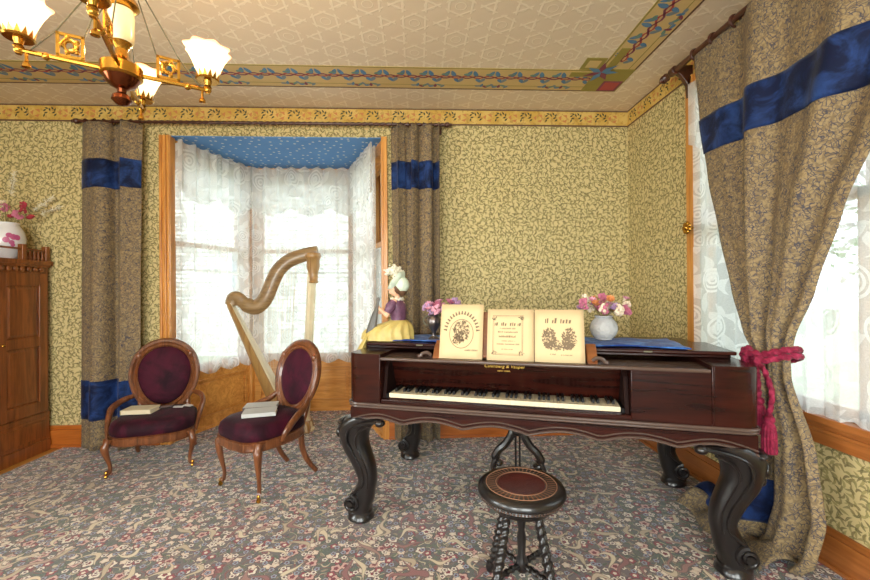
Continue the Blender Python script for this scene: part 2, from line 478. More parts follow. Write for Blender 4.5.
M['bonnet'] = plain('bonnet_pale_green', (208, 220, 200), .6, 0, .15, 40)
M['hair'] = plain('doll_hair', (92, 62, 40), .6, 0, .3, 40)
M['plume'] = plain('plume_cream', (226, 220, 200), .8, 0, .15, 60)
M['lute'] = plain('instrument_grey', (84, 80, 74), .4)
M['eye'] = plain('painted_eye', (40, 36, 40), .4); M['lip'] = plain('painted_lip', (176, 72, 72), .5)
M['pageblock'] = plain('book_pages', (216, 204, 176), .85, 0, .1, 60)
M['bk_cream'] = plain('book_cream_cloth', (214, 206, 176), .7); M['bk_grey'] = plain('book_grey_cloth', (186, 188, 186), .7)
M['bk_olive'] = plain('book_olive_spine', (150, 138, 70), .7); M['bk_dark'] = plain('book_dark_cloth', (84, 70, 70), .7)
# stencil colours
M['st_bg'] = plain('stencil_tan', (206, 178, 122), .6, 0, .06, 8); M['st_line'] = plain('stencil_brown', (96, 66, 50), .6)
M['st_red'] = plain('stencil_red', (176, 70, 70), .6); M['st_blue'] = plain('stencil_blue', (84, 128, 168), .6, 0, .25, 30)
M['st_green'] = plain('stencil_olive', (150, 136, 64), .6); M['st_teal'] = plain('stencil_teal', (104, 140, 130), .6)
M['st_plum'] = plain('stencil_plum', (130, 62, 84), .6); M['st_dk'] = plain('frieze_leaf_dark', (60, 60, 38), .7)
M['st_grey'] = plain('stencil_greyblue', (120, 136, 146), .6)
M['plaster'] = plain('plain_plaster', (196, 186, 156), .8)
M['grass'] = plain('lawn', (150, 156, 130), .9, 0, .3, 3); M['siding'] = plain('house_siding', (214, 212, 206), .7)
M['leafout'] = plain('tree_leaves', (96, 124, 62), .8, 0, .4, 5); M['bark'] = plain('tree_bark', (96, 80, 64), .9)
M['roofout'] = plain('roof_shingle', (120, 112, 108), .9); M['glassout'] = plain('far_window', (110, 126, 140), .2)

def struct(o): o['kind'] = 'structure'; return o

# ---------------------------------------------------------------- setting: shell
m = MB(); m.box(XL - .1, XR + .1, YB - .1, D + 1.15, -.10, -.012); struct(m.build('floor', M['floorb'], smooth=False))
floor = bpy.data.objects['floor']
pm = MB().box(0, .086, YB, D - .02, -.0121, .0).mesh('plank', M['floorb'], False)
for i in range(8): inst('plank', pm, floor, (XL + i * .088, 0, 0))

TH = .16
m = MB()
m.box(XL - TH, BX0, D, D + TH, 0, C); m.box(BX1, XR + TH, D, D + TH, 0, C); m.box(BX0, BX1, D, D + TH, BTOP, C)
wall_back = struct(m.build('wall_back', M['wp_back'], smooth=False))
m = MB()
m.box(XR, XR + TH, YB, WY0, 0, C); m.box(XR, XR + TH, WY1, D, 0, C); m.box(XR, XR + TH, WY0, WY1, 0, WZ0); m.box(XR, XR + TH, WY0, WY1, WZ1, C)
wall_right = struct(m.build('wall_right', M['wp_side'], smooth=False))
# left wall and the wall behind the camera, with assumed windows added to bring in fill from that side
LW = [(-1.9, -.7), (.1, 1.3)]
m = MB(); ys = [YB] + [q for w in LW for q in w] + [D]
for i in range(0, len(ys), 2): m.box(XL - TH, XL, ys[i], ys[i + 1], 0, C)
for a, b in LW: m.box(XL - TH, XL, a, b, 0, .7); m.box(XL - TH, XL, a, b, 2.6, C)
struct(m.build('wall_left', M['wp_side'], smooth=False))
RW = [(-2.9, -1.3), (-.7, 1.1)]
m = MB(); xs = [XL - TH] + [q for w in RW for q in w] + [XR + TH]
for i in range(0, len(xs), 2): m.box(xs[i], xs[i + 1], YB - TH, YB, 0, C)
for a, b in RW: m.box(a, b, YB - TH, YB, 0, .6); m.box(a, b, YB - TH, YB, 2.65, C)
struct(m.build('wall_rear', M['wp_back'], smooth=False))
m = MB().box(XL - TH, XR + TH, YB - TH, D + TH, C, C + .12)
ceiling = struct(m.build('ceiling', M['ceil'], smooth=False))

# frieze: paper band with leaf sprigs, under the ceiling line
def sprig(mb, T, s, t, h):
    for k in range(9):
        a = -.4 + k * .50; r = h * (.34, .22, .36)[k % 3]
        cx, cy = s + math.cos(a) * r, t + math.sin(a) * r * .9
        b = a + (1.1, .3, .7)[k % 3]; L, W = h * .13, h * .055
        mb.poly([T(cx - math.cos(b) * L, cy - math.sin(b) * L), T(cx + math.sin(b) * W, cy - math.cos(b) * W), T(cx + math.cos(b) * L, cy + math.sin(b) * L), T(cx - math.sin(b) * W, cy + math.cos(b) * W)], 1)
def frieze(name, T0, s0, s1, parent):
    h = C - FRZ - .004
    m = MB(); m.box(s0, s1, 0, h, .0, .003, lambda s, t, d: T0(s, t, d), m=0)
    for t0, t1 in ((0, .012), (h - .010, h)): m.box(s0, s1, t0, t1, .003, .006, lambda s, t, d: T0(s, t, d), m=2)
    n = int((s1 - s0) / .232); T = lambda s, t: T0(s, t, .0036)
    for i in range(n + 1):
        s = s0 + .09 + i * .232
        if s < s1 - .05: sprig(m, T, s, h * .5, h)
        c = s + .116
        if c < s1 - .06:
            for q in range(3):
                a0 = q * 2.1; pts = [T(c + math.cos(a0 + k * .9) * .035 * (1 + .4 * (k % 2)), h * .5 + math.sin(a0 + k * .9) * .03 * (1 + .4 * (k % 2))) for k in range(3)]
                m.poly(pts, 3)
    return m.build(name, [M['frieze'], M['st_dk'], M['st_line'], plain('frieze_scroll', (190, 122, 70), .6)], parent, smooth=False)
frieze('wallpaper_frieze', lambda s, t, d: (s, D - d, FRZ + t), XL, XR, wall_back)
frieze('wallpaper_frieze', lambda s, t, d: (XR - d, s, FRZ + t), 0.0, D - .006, wall_right)

# stencilled border on the ceiling
BI, BO = 2.985, 3.30; BXI, BXO = 1.385, 1.655
def strip(m, T, s0, s1, w):
    m.box(s0, s1, 0, w, .0, .0015, lambda s, t, d: T(s, t, d), m=0)
    m.box(s0, s1, 0, .012, .0015, .003, lambda s, t, d: T(s, t, d), m=1)
    m.box(s0, s1, w - .012, w, .0015, .003, lambda s, t, d: T(s, t, d), m=4)
    m.box(s0, s1, w * .2, w * .2 + .006, .0015, .0025, lambda s, t, d: T(s, t, d), m=4)
    P = lambda s, t, d=.0026: T(s, t, d)
    def lf(s, t, a, L, W, mi, d=.0026):
        ca, sa = math.cos(a), math.sin(a); q = []
        for k in range(10):
            th = 2 * PI * k / 10; x = math.cos(th) * L; y = math.sin(th) * W * (1 - .35 * math.cos(th))
            q.append(P(s + x * ca - y * sa, t + x * sa + y * ca, d))
        m.poly(q, mi)
    per = .170; n = int((s1 - s0) / per); tc = w * .60
    for i in range(n):
        s = s0 + per * (i + .5)
        # red twisted ribbon
        for ph in (0, PI):
            pts = [(s - per / 2 + per * k / 6, tc + math.sin(2 * PI * k / 6 + ph) * .018) for k in range(7)]
            for k in range(6):
                (a, b), (c, d_) = pts[k], pts[k + 1]; m.poly([P(a, b - .008), P(c, d_ - .008), P(c, d_ + .008), P(a, b + .008)], 2 if ph == 0 else 5)
        lf(s - .03, tc + .052, 1.2, .040, .018, 3, .0030); lf(s + .015, tc + .052, 1.9, .040, .018, 3, .0031)
        lf(s - .045, tc + .040, .2, .030, .014, 6, .0032)
        lf(s + .05, tc - .048, -1.0, .034, .016, 3, .0030); lf(s + .08, tc - .045, -2.0, .034, .016, 7, .0031)
        if i % 3 == 1:
            for k in range(9):
                lf(s + (k - 4) * .028, w * .19 + .012 * math.sin(k * 2.1), k * 1.3, .026, .012, (7, 3, 5, 6)[k % 4], .0030 + k * .00003)
st_m = [M['st_bg'], M['st_line'], M['st_red'], M['st_blue'], M['st_green'], M['st_plum'], M['st_teal'], M['st_grey']]
w1 = BO - BI
m = MB(); strip(m, lambda s, t, d: (s, BO - t, C - d), XL, BXO - .02, w1); m.build('stencil_border', st_m, ceiling, smooth=False)
m = MB(); w2 = BXO - BXI
strip(m, lambda s, t, d: (BXO - t, s, C - d), YB, BI, w2); m.build('stencil_border', st_m, ceiling, smooth=False)
# corner ornament: olive cross with red corner block
m = MB()
def cb(x0, x1, y0, y1, mi, d): m.box(x0, x1, y0, y1, C - d, C - .001, m=mi)
cb(BXI - .02, BXO, BI - .02, BO, 0, .0036)
cb(BXO - .165, BXO - .010, BO - .165, BO - .010, 1, .0050); cb(BXO - .145, BXO - .03, BO - .145, BO - .03, 2, .0058)
cb(BXI - .20, BXO - .17, BI + .03, BI + .09, 0, .0046); cb(BXI + .03, BXI + .09, BI - .28, BO - .17, 0, .0047)
cb(BXI - .16, BXI - .01, BI - .16, BI - .01, 0, .0050); cb(BXI - .13, BXI - .04, BI - .13, BI - .04, 3, .0056)
for k in range(7):
    a = k * .9; L, W = .085, .026; cx, cy = BXI + .02 + math.cos(a) * .05, BI + .02 + math.sin(a) * .05
    m.poly([(cx + math.cos(a) * L, cy + math.sin(a) * L, C - .0064 - k * .0001), (cx - math.sin(a) * W, cy + math.cos(a) * W, C - .0064 - k * .0001), (cx - math.cos(a) * L * .6, cy - math.sin(a) * L * .6, C - .0064 - k * .0001), (cx + math.sin(a) * W, cy - math.cos(a) * W, C - .0064 - k * .0001)], (4, 5)[k % 2])
m.build('stencil_corner', [M['st_green'], M['st_plum'], M['st_red'], M['st_bg'], M['st_blue'], M['st_plum']], ceiling, smooth=False)

# carpet (rug up to the bay)
rug = MB()
poly = [(-3.05, YB + .1), (XR - .03, YB + .1), (XR - .03, D - .03), (BX1 - .02, D - .03), (BAY[2][0], 4.56), (BAY[1][0], 4.56), (BX0 + .03, D - .03), (-3.05, D - .03)]
rug.prism(poly, lambda x, y, d: (x, y, d), .0, .012)
tag(rug.build('carpet', M['carpet'], smooth=False), 'floral carpet of cream and crimson blossoms on slate green covering the floor', 'carpet')

# baseboards
def baseb(name, T, s0, s1, mt):
    m = MB(); m.box(s0, s1, 0, .16, .0, .022, lambda s, z, d: T(s, d, z)); m.box(s0, s1, .16, .195, 0, .014, lambda s, z, d: T(s, d, z)); m.box(s0, s1, .012, .034, .022, .038, lambda s, z, d: T(s, d, z))
    return struct(m.build(name, mt, smooth=False, bevel=.004))
TB = lambda s, d, z: (s, D - d, z)
m_ = baseb('baseboard_back', TB, XL, BX0 - .0, M['base']); baseb('baseboard_back', TB, BX1, XR - .04, M['base'])
baseb('baseboard_right', lambda s, d, z: (XR - d, s, z), YB, D, M['base_y'])

# bay ceiling, casings and the three window bays
m = MB(); m.prism([(BX0, D + .001), (BX1, D + .001), (BAY[2][0] + .1, 4.75), (BAY[1][0] - .1, 4.75)], lambda x, y, d: (x, y, d), BTOP - .006, BTOP + .08)
struct(m.build('ceiling_bay', M['bay'], smooth=False))
def casing(name, x0, x1):
    m = MB(); m.box(x0, x1, D - .018, D + .06, 0, BTOP); 
    for f in (.15, .55, .85): xx = x0 + (x1 - x0) * f; m.box(xx - .010, xx + .010, D - .03, D - .018, 0, BTOP)
    return struct(m.build(name, M['amber'], smooth=False, bevel=.004))
casing('trim_1', BX0, BX0 + .095); casing('trim_2', BX1 - .05, BX1)

SILL, WTOP = .60, 2.60
def bay_part(idx, P0, P1):
    p0, p1 = Vector((*P0, 0)), Vector((*P1, 0)); d = (p1 - p0); L = d.length; d.normalize()
    n = Vector((d.y, -d.x, 0))                      # inward
    T = lambda u, k, z: tuple(p0 + d * u + n * k + Vector((0, 0, z)))
    side = ['left', 'centre', 'right'][idx]
    # wainscot wall below the window
    m = MB(); m.box(0, L, -.12, 0, 0, SILL, T)
    m.box(0, L, 0, .018, 0, .13, T); m.box(0, L, 0, .018, SILL - .10, SILL, T); m.box(0, .10, 0, .018, .13, SILL - .1, T); m.box(L - .10, L, 0, .018, .13, SILL - .1, T)
    m.box(0, L, 0, .035, SILL - .025, SILL, T); m.box(0, L, .018, .030, 0, .04, T)
    a0, a1, z0, z1 = .10, L - .10, .13, SILL - .1     # sunk panel with raised field
    m.box(a0, a1, 0, .004, z0, z1, T); m.box(a0 + .04, a1 - .04, .004, .014, z0 + .04, z1 - .04, T)
    for zz in (z0, z1 - .014): m.box(a0, a1, .010, .026, zz, zz + .014, T)
    for aa in (a0, a1 - .014): m.box(aa, aa + .014, .010, .026, z0, z1, T)
    # carved crest in the middle of the apron
    crest = [(L / 2 - .09, SILL), (L / 2 - .06, SILL + .012), (L / 2 - .03, SILL + .018), (L / 2, SILL + .05), (L / 2 + .03, SILL + .018), (L / 2 + .06, SILL + .012), (L / 2 + .09, SILL)]
    m.prism(crest, lambda u, z, k: T(u, k, z), .02, .035)
    m.box(0, L, -.12, 0, WTOP, BTOP + .06, T)
    m.box(0, .07, -.12, 0, SILL, WTOP, T); m.box(L - .07, L, -.12, 0, SILL, WTOP, T)
    struct(m.build('wall_bay_' + side, M['amber_x'], smooth=False, bevel=.003))
    # corner posts
    if idx < 2:
        m = MB(); c = p1; m.lathe([(.045, 0), (.045, BTOP)], 12, (c.x, c.y - .02, 0)); m.lathe([(.02, 0), (.02, BTOP)], 8, tuple(c + n * .04 - d * .05)); 
        struct(m.build('trim_%d' % (3 + idx), M['amber']))
    # sash window
    w = empty('window_%d' % (idx + 1), T(0, 0, 0), 0, kind='structure')
    iv = Matrix.Translation(-Vector(T(0, 0, 0)))
    TT = lambda u, k, z: tuple(iv @ Vector(T(u, k, z)))
    mid = 1.79
    for nm, za, zb, k in (('upper_sash', mid - .02, WTOP, -.085), ('lower_sash', SILL, mid + .02, -.05)):
        m = MB(); a, b = .07, L - .07
        m.box(a, a + .045, k - .03, k, za, zb, TT); m.box(b - .045, b, k - .03, k, za, zb, TT); m.box(a, b, k - .03, k, za, za + .045, TT); m.box(a, b, k - .03, k, zb - .045, zb, TT)
        s = m.build(nm, M['amber'], w, smooth=False)
        g = MB(); g.box(a + .045, b - .045, k - .018, k - .014, za + .045, zb - .045, TT); g.build('pane', M['pane'], s, smooth=False)
    ang = math.atan2(n.y, n.x)
    portal(T(L / 2, -.2, (SILL + WTOP) / 2), (PI / 2, 0, ang - PI / 2), L, WTOP - SILL)
    return T, L
bays = [bay_part(i, BAY[i], BAY[i + 1]) for i in range(3)]

# right window: casing, sill, sashes
m = MB(); TR = lambda y, k, z: (XR - k, y, z)
m.box(WY1, WY1 + .09, 0, .03, WZ0 - .14, FRZ - .005, TR); m.box(WY1 + .0, WY1 + .015, .03, .042, WZ0, FRZ - .005, TR); m.box(WY0 - .09, WY0, 0, .03, WZ0 - .14, FRZ - .005, TR)
m.box(WY0 - .09, WY1 + .09, 0, .03, WZ1, FRZ - .005, TR)
struct(m.build('trim_5', M['amber'], smooth=False, bevel=.004))
m = MB(); m.box(WY0 - .12, WY1 + .11, -.12, .055, WZ0 - .035, WZ0, TR); m.box(WY0 - .09, WY1 + .09, 0, .028, WZ0 - .14, WZ0 - .035, TR); m.box(WY0 - .09, WY1 + .09, .028, .038, WZ0 - .08, WZ0 - .06, TR)
struct(m.build('trim_6', M['base_y'], smooth=False, bevel=.004))
w4 = empty('window_4', (XR, 0, 0), 0, kind='structure')
T4 = lambda y, k, z: (-k, y, z)
for nm, za, zb, k in (('upper_sash', 1.75, WZ1, -.10), ('lower_sash', WZ0, 1.79, -.06)):
    m = MB(); cuts = [WY0, (WY0 + WY1) / 2, WY1]
    for i, q in enumerate(cuts): m.box(max(q - .03, WY0), min(q + .03, WY1), k - .03, k, za, zb, T4)
    m.box(WY0, WY1, k - .03, k, za, za + .045, T4); m.box(WY0, WY1, k - .03, k, zb - .045, zb, T4)
    s = m.build(nm, M['amber'], w4, smooth=False)
    for i in range(2): g = MB(); g.box(cuts[i] + .03, cuts[i + 1] - .03, k - .018, k - .014, za + .045, zb - .045, T4); g.build('pane', M['pane'], s, smooth=False)
portal((XR + .22, (WY0 + WY1) / 2, (WZ0 + WZ1) / 2), (0, PI / 2, 0), WZ1 - WZ0, WY1 - WY0)
# plain unseen windows, added on the two walls outside the frame for the fill lamps
k_ = 5
for a, b in LW:
    w = empty('window_%d' % k_, (XL - .1, (a + b) / 2, .7), 0, kind='structure'); h = (b - a) / 2; k_ += 1
    m = MB(); m.box(-.02, .02, -h, -h + .05, 0, 1.9); m.box(-.02, .02, h - .05, h, 0, 1.9); m.box(-.02, .02, -h, h, 0, .05); m.box(-.02, .02, -h, h, .93, .98); m.box(-.02, .02, -h, h, 1.85, 1.9); m.build('sash', M['amber'], w, smooth=False)
    g = MB(); g.box(-.003, .003, -h + .05, h - .05, .05, 1.85); g.build('pane', M['pane'], w, smooth=False)
    fill_light((XL - .2, (a + b) / 2, 1.65), (0, -PI / 2, 0), 1.9, b - a, 48)
for a, b in RW:
    w = empty('window_%d' % k_, ((a + b) / 2, YB - .1, .6), 0, kind='structure'); h = (b - a) / 2; k_ += 1
    m = MB(); m.box(-h, -h + .05, -.02, .02, 0, 2.05); m.box(h - .05, h, -.02, .02, 0, 2.05); m.box(-h, h, -.02, .02, 0, .05); m.box(-h, h, -.02, .02, 1, 1.05); m.box(-h, h, -.02, .02, 2.0, 2.05); m.build('sash', M['amber'], w, smooth=False)
    g = MB(); g.box(-h + .05, h - .05, -.003, .003, .05, 2.0); g.build('pane', M['pane'], w, smooth=False)
    fill_light(((a + b) / 2, YB - .22, 1.62), (PI / 2, 0, 0), b - a, 2.05, 86)

# outdoors: lawn, neighbour's house, trees
m = MB(); m.box(-40, 40, -40, 40, -.75, -.70); struct(m.build('ground', M['grass'], smooth=False))
hs = empty('neighbour_house', (-4.5, 13.5, -.7), 0, 'pale clapboard house seen through the bay window lace', 'house')
b_ = MB().box(-7.5, 7.5, 0, 6, 0, 6); b_.build('wall', M['siding'], hs, smooth=False)
cl = MB().box(-7.52, 7.52, -.05, 0, 0, .12, lambda x, y, z: (x, y - .0 + z * .2, z)).mesh('clapboard', M['siding'], False)
for i in range(42): inst('clapboard', cl, hs, (0, 0, i * .14))
rf = MB(); rf.prism([(-8, 6), (8, 6), (0, 9.2)], lambda x, z, d: (x, d, z), -.4, 6.4); rf.build('roof', M['roofout'], hs, smooth=False)
for wx in (-5, -1, 3.4):
    f = MB(); f.box(wx - .55, wx + .55, -.10, -.02, 1.6, 3.4); fo = f.build('window', M['siding'], hs, smooth=False)
    g = MB(); g.box(wx - .45, wx + .45, -.12, -.10, 1.7, 3.3); g.build('pane', M['glassout'], fo, smooth=False)
def tree(loc, h, r, seed, label):
    rnd = random.Random(seed); t = empty('garden_tree', loc, 0, label, 'tree', 'trees outside the windows')
    m = MB(); m.tube([(0, 0, 0), (.05, .03, h * .3), (0, .05, h * .65)], [.16, .12, .06], 8)
    for k in range(5):
        a = k * 1.3; m.tube([(0, 0, h * .35 + k * .1), (math.cos(a) * r * .35, math.sin(a) * r * .35, h * .6), (math.cos(a) * r * .7, math.sin(a) * r * .7, h * .8)], [.05, .04, .015], 6)
    m.build('trunk', M['bark'], t)
    m = MB()
    for k in range(2600):
        q = Vector((rnd.gauss(0, 1), rnd.gauss(0, 1), rnd.gauss(0, 1))).normalized() * (rnd.random() ** .45)
        c = Vector((q.x * r, q.y * r, h * .66 + q.z * h * .36)); L = rnd.uniform(.06, .13)
        a = Vector((rnd.gauss(0, 1), rnd.gauss(0, 1), rnd.gauss(0, 1))).normalized(); bq = a.orthogonal().normalized()
        m.poly([c - a * L, c + bq * L * .4, c + a * L, c - bq * L * .4])
    o = m.build('foliage', M['leafout'], t, smooth=False); o['kind'] = 'stuff'
tree((6.0, 2.6, -.7), 3.4, 1.6, 1, 'leafy green tree outside the side window'); tree((8.4, 5.6, -.7), 5.2, 2.2, 2, 'tall leafy tree farther back outside the side window')
tree((-9.5, 11.2, -.7), 4.0, 1.7, 3, 'leafy tree beside the neighbour house outside the bay window')

# ---------------------------------------------------------------- square grand piano
PX, PY, PA = .695, 2.528, -.306
piano = empty('square_piano', (PX, PY, 0), PA, 'dark rosewood square grand piano with carved scroll legs', 'piano')
CX0, CX1, CY0, CY1 = -.995, 1.04, -.50, .52
KX0, KX1, RX = -.79, .50, .845
ZT, ZM = .978, .69                    # case top, upper moulding
def rrect(x0, x1, y0, y1, r, n=5):
    out = []
    for cx, cy, a in ((x1 - r, y0 + r, -PI / 2), (x1 - r, y1 - r, 0), (x0 + r, y1 - r, PI / 2), (x0 + r, y0 + r, PI)):
        for k in range(n + 1): t = a + PI / 2 * k / n; out.append((cx + math.cos(t) * r, cy + math.sin(t) * r))
    return out
def rr_loft(m, levels, r=.07):
    m.loft([[(x, y, z) for x, y in rrect(CX0 - g, CX1 + g, CY0 - g, CY1 + g, r + g)] for z, g in levels])
# case: end blocks, right panel, back, key bed
m = MB()
lb = [(x, y) for x, y in rrect(CX0, KX0 + .2, CY0, CY1, .07) if x < KX0 - .1] + [(KX0, CY0), ]
m.prism([(KX0, CY0)] + [(KX0, CY1)] + [p for p in rrect(CX0, KX0 + .3, CY0, CY1, .07)[6 * 2:]], lambda x, y, d: (x, y, d), ZM, ZT)
m.prism([p for p in rrect(RX - .3, CX1, CY0, CY1, .07)[:12]] + [(RX, CY1), (RX, CY0)], lambda x, y, d: (x, y, d), ZM, ZT)
m.box(KX0, RX, CY0 + .22, CY1, ZM, ZT - .02)
m.box(KX0, RX, CY0 + .005, CY0 + .24, ZM, ZM + .035)
m.box(RX - .006, RX + .006, CY0 - .003, CY0 + .01, ZM, ZT)
m.build('case', M['rose'], piano, bevel=.004)
m = MB(); m.box(KX1, RX - .004, CY0 + .002, CY0 + .22, ZM, ZT - .03); m.build('front_panel', M['rose'], piano, bevel=.004)
# lower body with mouldings and scalloped skirt
m = MB(); rr_loft(m, [(.635, -.01), (.665, -.01), (.665, -.004), (ZM, -.004)]); m.build('lower_case', M['rose'], piano, bevel=.002)
def ring_mould(z, rad, g):
    m = MB(); m.tube([(x, y, z) for x, y in rrect(CX0 - g, CX1 + g, CY0 - g, CY1 + g, .07 + g, 8)], rad, 8, closed=True); m.build('moulding', M['moulding'], piano)
ring_mould(ZM + .004, .009, .004); ring_mould(ZM - .010, .006, .004)
def scal(x):
    t = (x - CX0) / (CX1 - CX0)
    return .012 * abs(math.sin(t * PI * 5)) + .018 * math.sin(t * PI) * 0
def skirt_edge(z0=.575, n=80):
    pts = []
    for k in range(n + 1):
        x = CX0 + .02 + (CX1 - CX0 - .04) * k / n; e = min(x - CX0, CX1 - x)
        drop = max(0, 1 - e / .20)
        pts.append((x, .590 + .030 * abs(math.sin((x - .02) * PI / .34)) - .020 * drop))
    return pts
ed = skirt_edge()
for yy, nm in ((CY0 + .004, 'front'), (CY1 - .03, 'back')):
    m = MB()
    for (x0, z0), (x1, z1) in zip(ed, ed[1:]):
        m.add([(x0, yy, z0), (x1, yy, z1), (x1, yy, .67), (x0, yy, .67), (x0, yy + .026, z0), (x1, yy + .026, z1), (x1, yy + .026, .67), (x0, yy + .026, .67)], [(0, 1, 2, 3), (5, 4, 7, 6), (0, 4, 5, 1), (3, 2, 6, 7)])
    m.build('skirt', M['rose'], piano, smooth=False)
    m = MB(); yo = yy - .003 if nm == 'front' else yy + .03
    m.tube([(x, yo, z + .004) for x, z in ed], .007, 6); m.tube([(x, yo + .002, z + .024) for x, z in ed], .004, 6); m.build('moulding', M['moulding'], piano)
for xx in (CX0 + .004, CX1 - .03):
    m = MB(); m.box(xx, xx + .026, CY0 + .07, CY1 - .07, .585, .67); m.build('skirt', M['rose'], piano, smooth=False)
# ledge above the keys and nameboard
LZ = .958
m = MB(); m.box(KX0, RX - .008, CY0 + .0, CY0 + .26, LZ - .012, LZ); m.tube([(KX0 + .002, CY0 + .004, LZ - .006), (RX - .010, CY0 + .004, LZ - .006)], .010, 8)
m.build('ledge', M['moulding'], piano, bevel=.003)
m = MB(); m.grid(24, 8, lambda u, v: (KX0 + .002 + (KX1 - KX0 - .004) * u, CY0 + .205 - .085 * v, ZM + .06 + v * (LZ - ZM - .072)))
m.build('nameboard', M['rose'], piano)
m = MB(); m.prism([(CY0 + .03, ZM + .035), (CY0 + .2, ZM + .035), (CY0 + .2, LZ - .015), (CY0 + .12, LZ - .02), (CY0 + .07, LZ - .06), (CY0 + .05, ZM + .10)], lambda y, z, d: (d, y, z), KX0, KX0 + .022); m.build('key_cheek', M['matte'], piano, bevel=.003)
m = MB(); m.prism([(CY0 + .03, ZM + .035), (CY0 + .2, ZM + .035), (CY0 + .2, LZ - .015), (CY0 + .12, LZ - .02), (CY0 + .07, LZ - .06), (CY0 + .05, ZM + .10)], lambda y, z, d: (d, y, z), KX1 - .022, KX1); m.build('key_cheek', M['matte'], piano, bevel=.003)
for bx in (KX0 + .022, KX1 - .040): m = MB(); m.box(bx, bx + .018, CY0 + .03, CY0 + .19, ZM + .035, ZM + .062); m.build('key_block', M['black'], piano, bevel=.003)
# keyboard: each key a piece
kb = MB().box(KX0 + .04, KX1 - .04, CY0 + .028, CY0 + .2, ZM + .03, ZM + .040).build('keyboard', M['rose'], piano, smooth=False)
NW = 50; k0, k1 = KX0 + .042, KX1 - .042; kw = (k1 - k0) / NW
wk = MB().box(.0006, kw - .0006, 0, .155, -.012, .012).box(.0004, kw - .0004, -.002, .001, -.006, .0125).mesh('white_key', M['ivory'], False)
bk = MB(); bk.loft([[(-.0066, 0, 0), (.0066, 0, 0), (.0066, .10, 0), (-.0066, .10, 0)], [(-.0056, .006, .017), (.0056, .006, .017), (.0056, .10, .017), (-.0056, .10, .017)]]); bkm = bk.mesh('black_key', M['black'], False)
for i in range(NW):
    inst('white_key', wk, kb, (k0 + i * kw, CY0 + .032, ZM + .054))
    if (i + 5) % 7 not in (2, 6) and i < NW - 1: inst('black_key', bkm, kb, (k0 + (i + 1) * kw, CY0 + .076, ZM + .066))
# folded lid in two leaves
m = MB(); m.box(CX0 + .01, CX1 - .03, CY0 + .24, CY1, ZT, ZT + .018); m.build('lid', M['rose'], piano, bevel=.005)
m = MB(); m.box(CX0 + .03, CX1 - .02, CY0 + .20, CY0 + .60, ZT + .021, ZT + .040); m.build('lid_flap', M['rose'], piano, bevel=.006)
for hx in (-.62, .62): m = MB(); m.box(hx - .02, hx + .02, CY0 + .196, CY0 + .2, ZT + .026, ZT + .034); m.build('hinge', M['dullbrass'], piano)
FZ = ZT + .040
# music desk, leaning back on the ledge
md = MB(); a = .30; ca, sa = math.cos(a), math.sin(a)
TD = lambda x, s, k: (x, CY0 + .085 + s * sa - k * ca, LZ + .004 + s * ca + k * sa)
md.box(-.45, .29, 0, .26, -.006, .006, TD); md.box(-.46, .30, 0, .02, -.006, .024, TD)
for sx in (-.50, .31):
    md.prism([(CY0 + .05, LZ), (CY0 + .24, LZ), (CY0 + .22, LZ + .06), (CY0 + .15, LZ + .09), (CY0 + .10, LZ + .06)], lambda y, z, d: (sx + d, y, z), 0, .05)
md.build('music_desk', M['deskwood'], piano, bevel=.004)
for sx, sg in ((-.51, -1), (.335, 1)):
    m = MB(); m.tube(spline([(sx, CY0 + .06, LZ + .015), (sx + sg * .02, CY0 + .055, LZ + .03), (sx + sg * .045, CY0 + .05, LZ + .025), (sx + sg * .055, CY0 + .05, LZ + .012), (sx + sg * .07, CY0 + .05, LZ + .008)], 4), .010, 8); m.build('desk_scroll', M['moulding'], piano)
# gilt lettering
def lettering(txt, size, loc, parent, mt, rot=(PI / 2, 0, 0), shear=0.0, name='lettering'):
    cu = bpy.data.curves.new(name, 'FONT'); cu.body = txt; cu.size = size; cu.align_x = 'CENTER'; cu.shear = shear; cu.extrude = .0004; cu.resolution_u = 3
    tmp = bpy.data.objects.new(name, cu); COL.objects.link(tmp)
    dg = bpy.context.evaluated_depsgraph_get(); me = bpy.data.meshes.new_from_object(tmp.evaluated_get(dg))
    bpy.data.objects.remove(tmp); me.materials.clear(); me.materials.append(mt)
    o = bpy.data.objects.new(name, me); COL.objects.link(o); o.parent = parent; o.location = loc; o.rotation_euler = rot; return o
lettering('Calenberg & Vaupel', .027, (-.115, CY0 + .1305, LZ - .052), piano, M['goldleaf'], (PI / 2 + .40, 0, 0), .25)
lettering('NEW YORK.', .013, (-.115, CY0 + .1425, LZ - .076), piano, M['goldleaf'], (PI / 2 + .40, 0, 0), 0)
# carved legs
LROWS = [(0, -.062, .064), (.045, -.076, .066), (.052, -.064, .058), (.08, -.060, .064), (.12, -.052, .078), (.178, -.032, .088), (.233, -.010, .096), (.29, -.032, .092), (.345, -.062, .078), (.40, -.098, .058), (.456, -.116, .042), (.51, -.130, .052), (.55, -.122, .085), (.585, -.085, .13), (.60, -.060, .165)]
def make_leg():
    m = MB(); rings = []
    zs = [q[0] for q in LROWS]
    pl = spline([(q[1], 0, q[0]) for q in LROWS], 3); pr = spline([(q[2], 0, q[0]) for q in LROWS], 3)
    for a, b in zip(pl, pr):
        c, h = (a.x + b.x) / 2, (b.x - a.x) / 2; z = (a.z + b.z) / 2
        dp = .062 + .022 * max(0, (z - .35) / .25) - .008 * math.sin(min(1, z / .35) * PI)
        ring = []
        for k in range(20):
            t = 2 * PI * k / 20; ct, st = math.cos(t), math.sin(t)
            ring.append((c + math.copysign(abs(ct) ** .75, ct) * h, math.copysign(abs(st) ** .75, st) * dp, z))
        rings.append(ring)
    m.loft(rings); return m
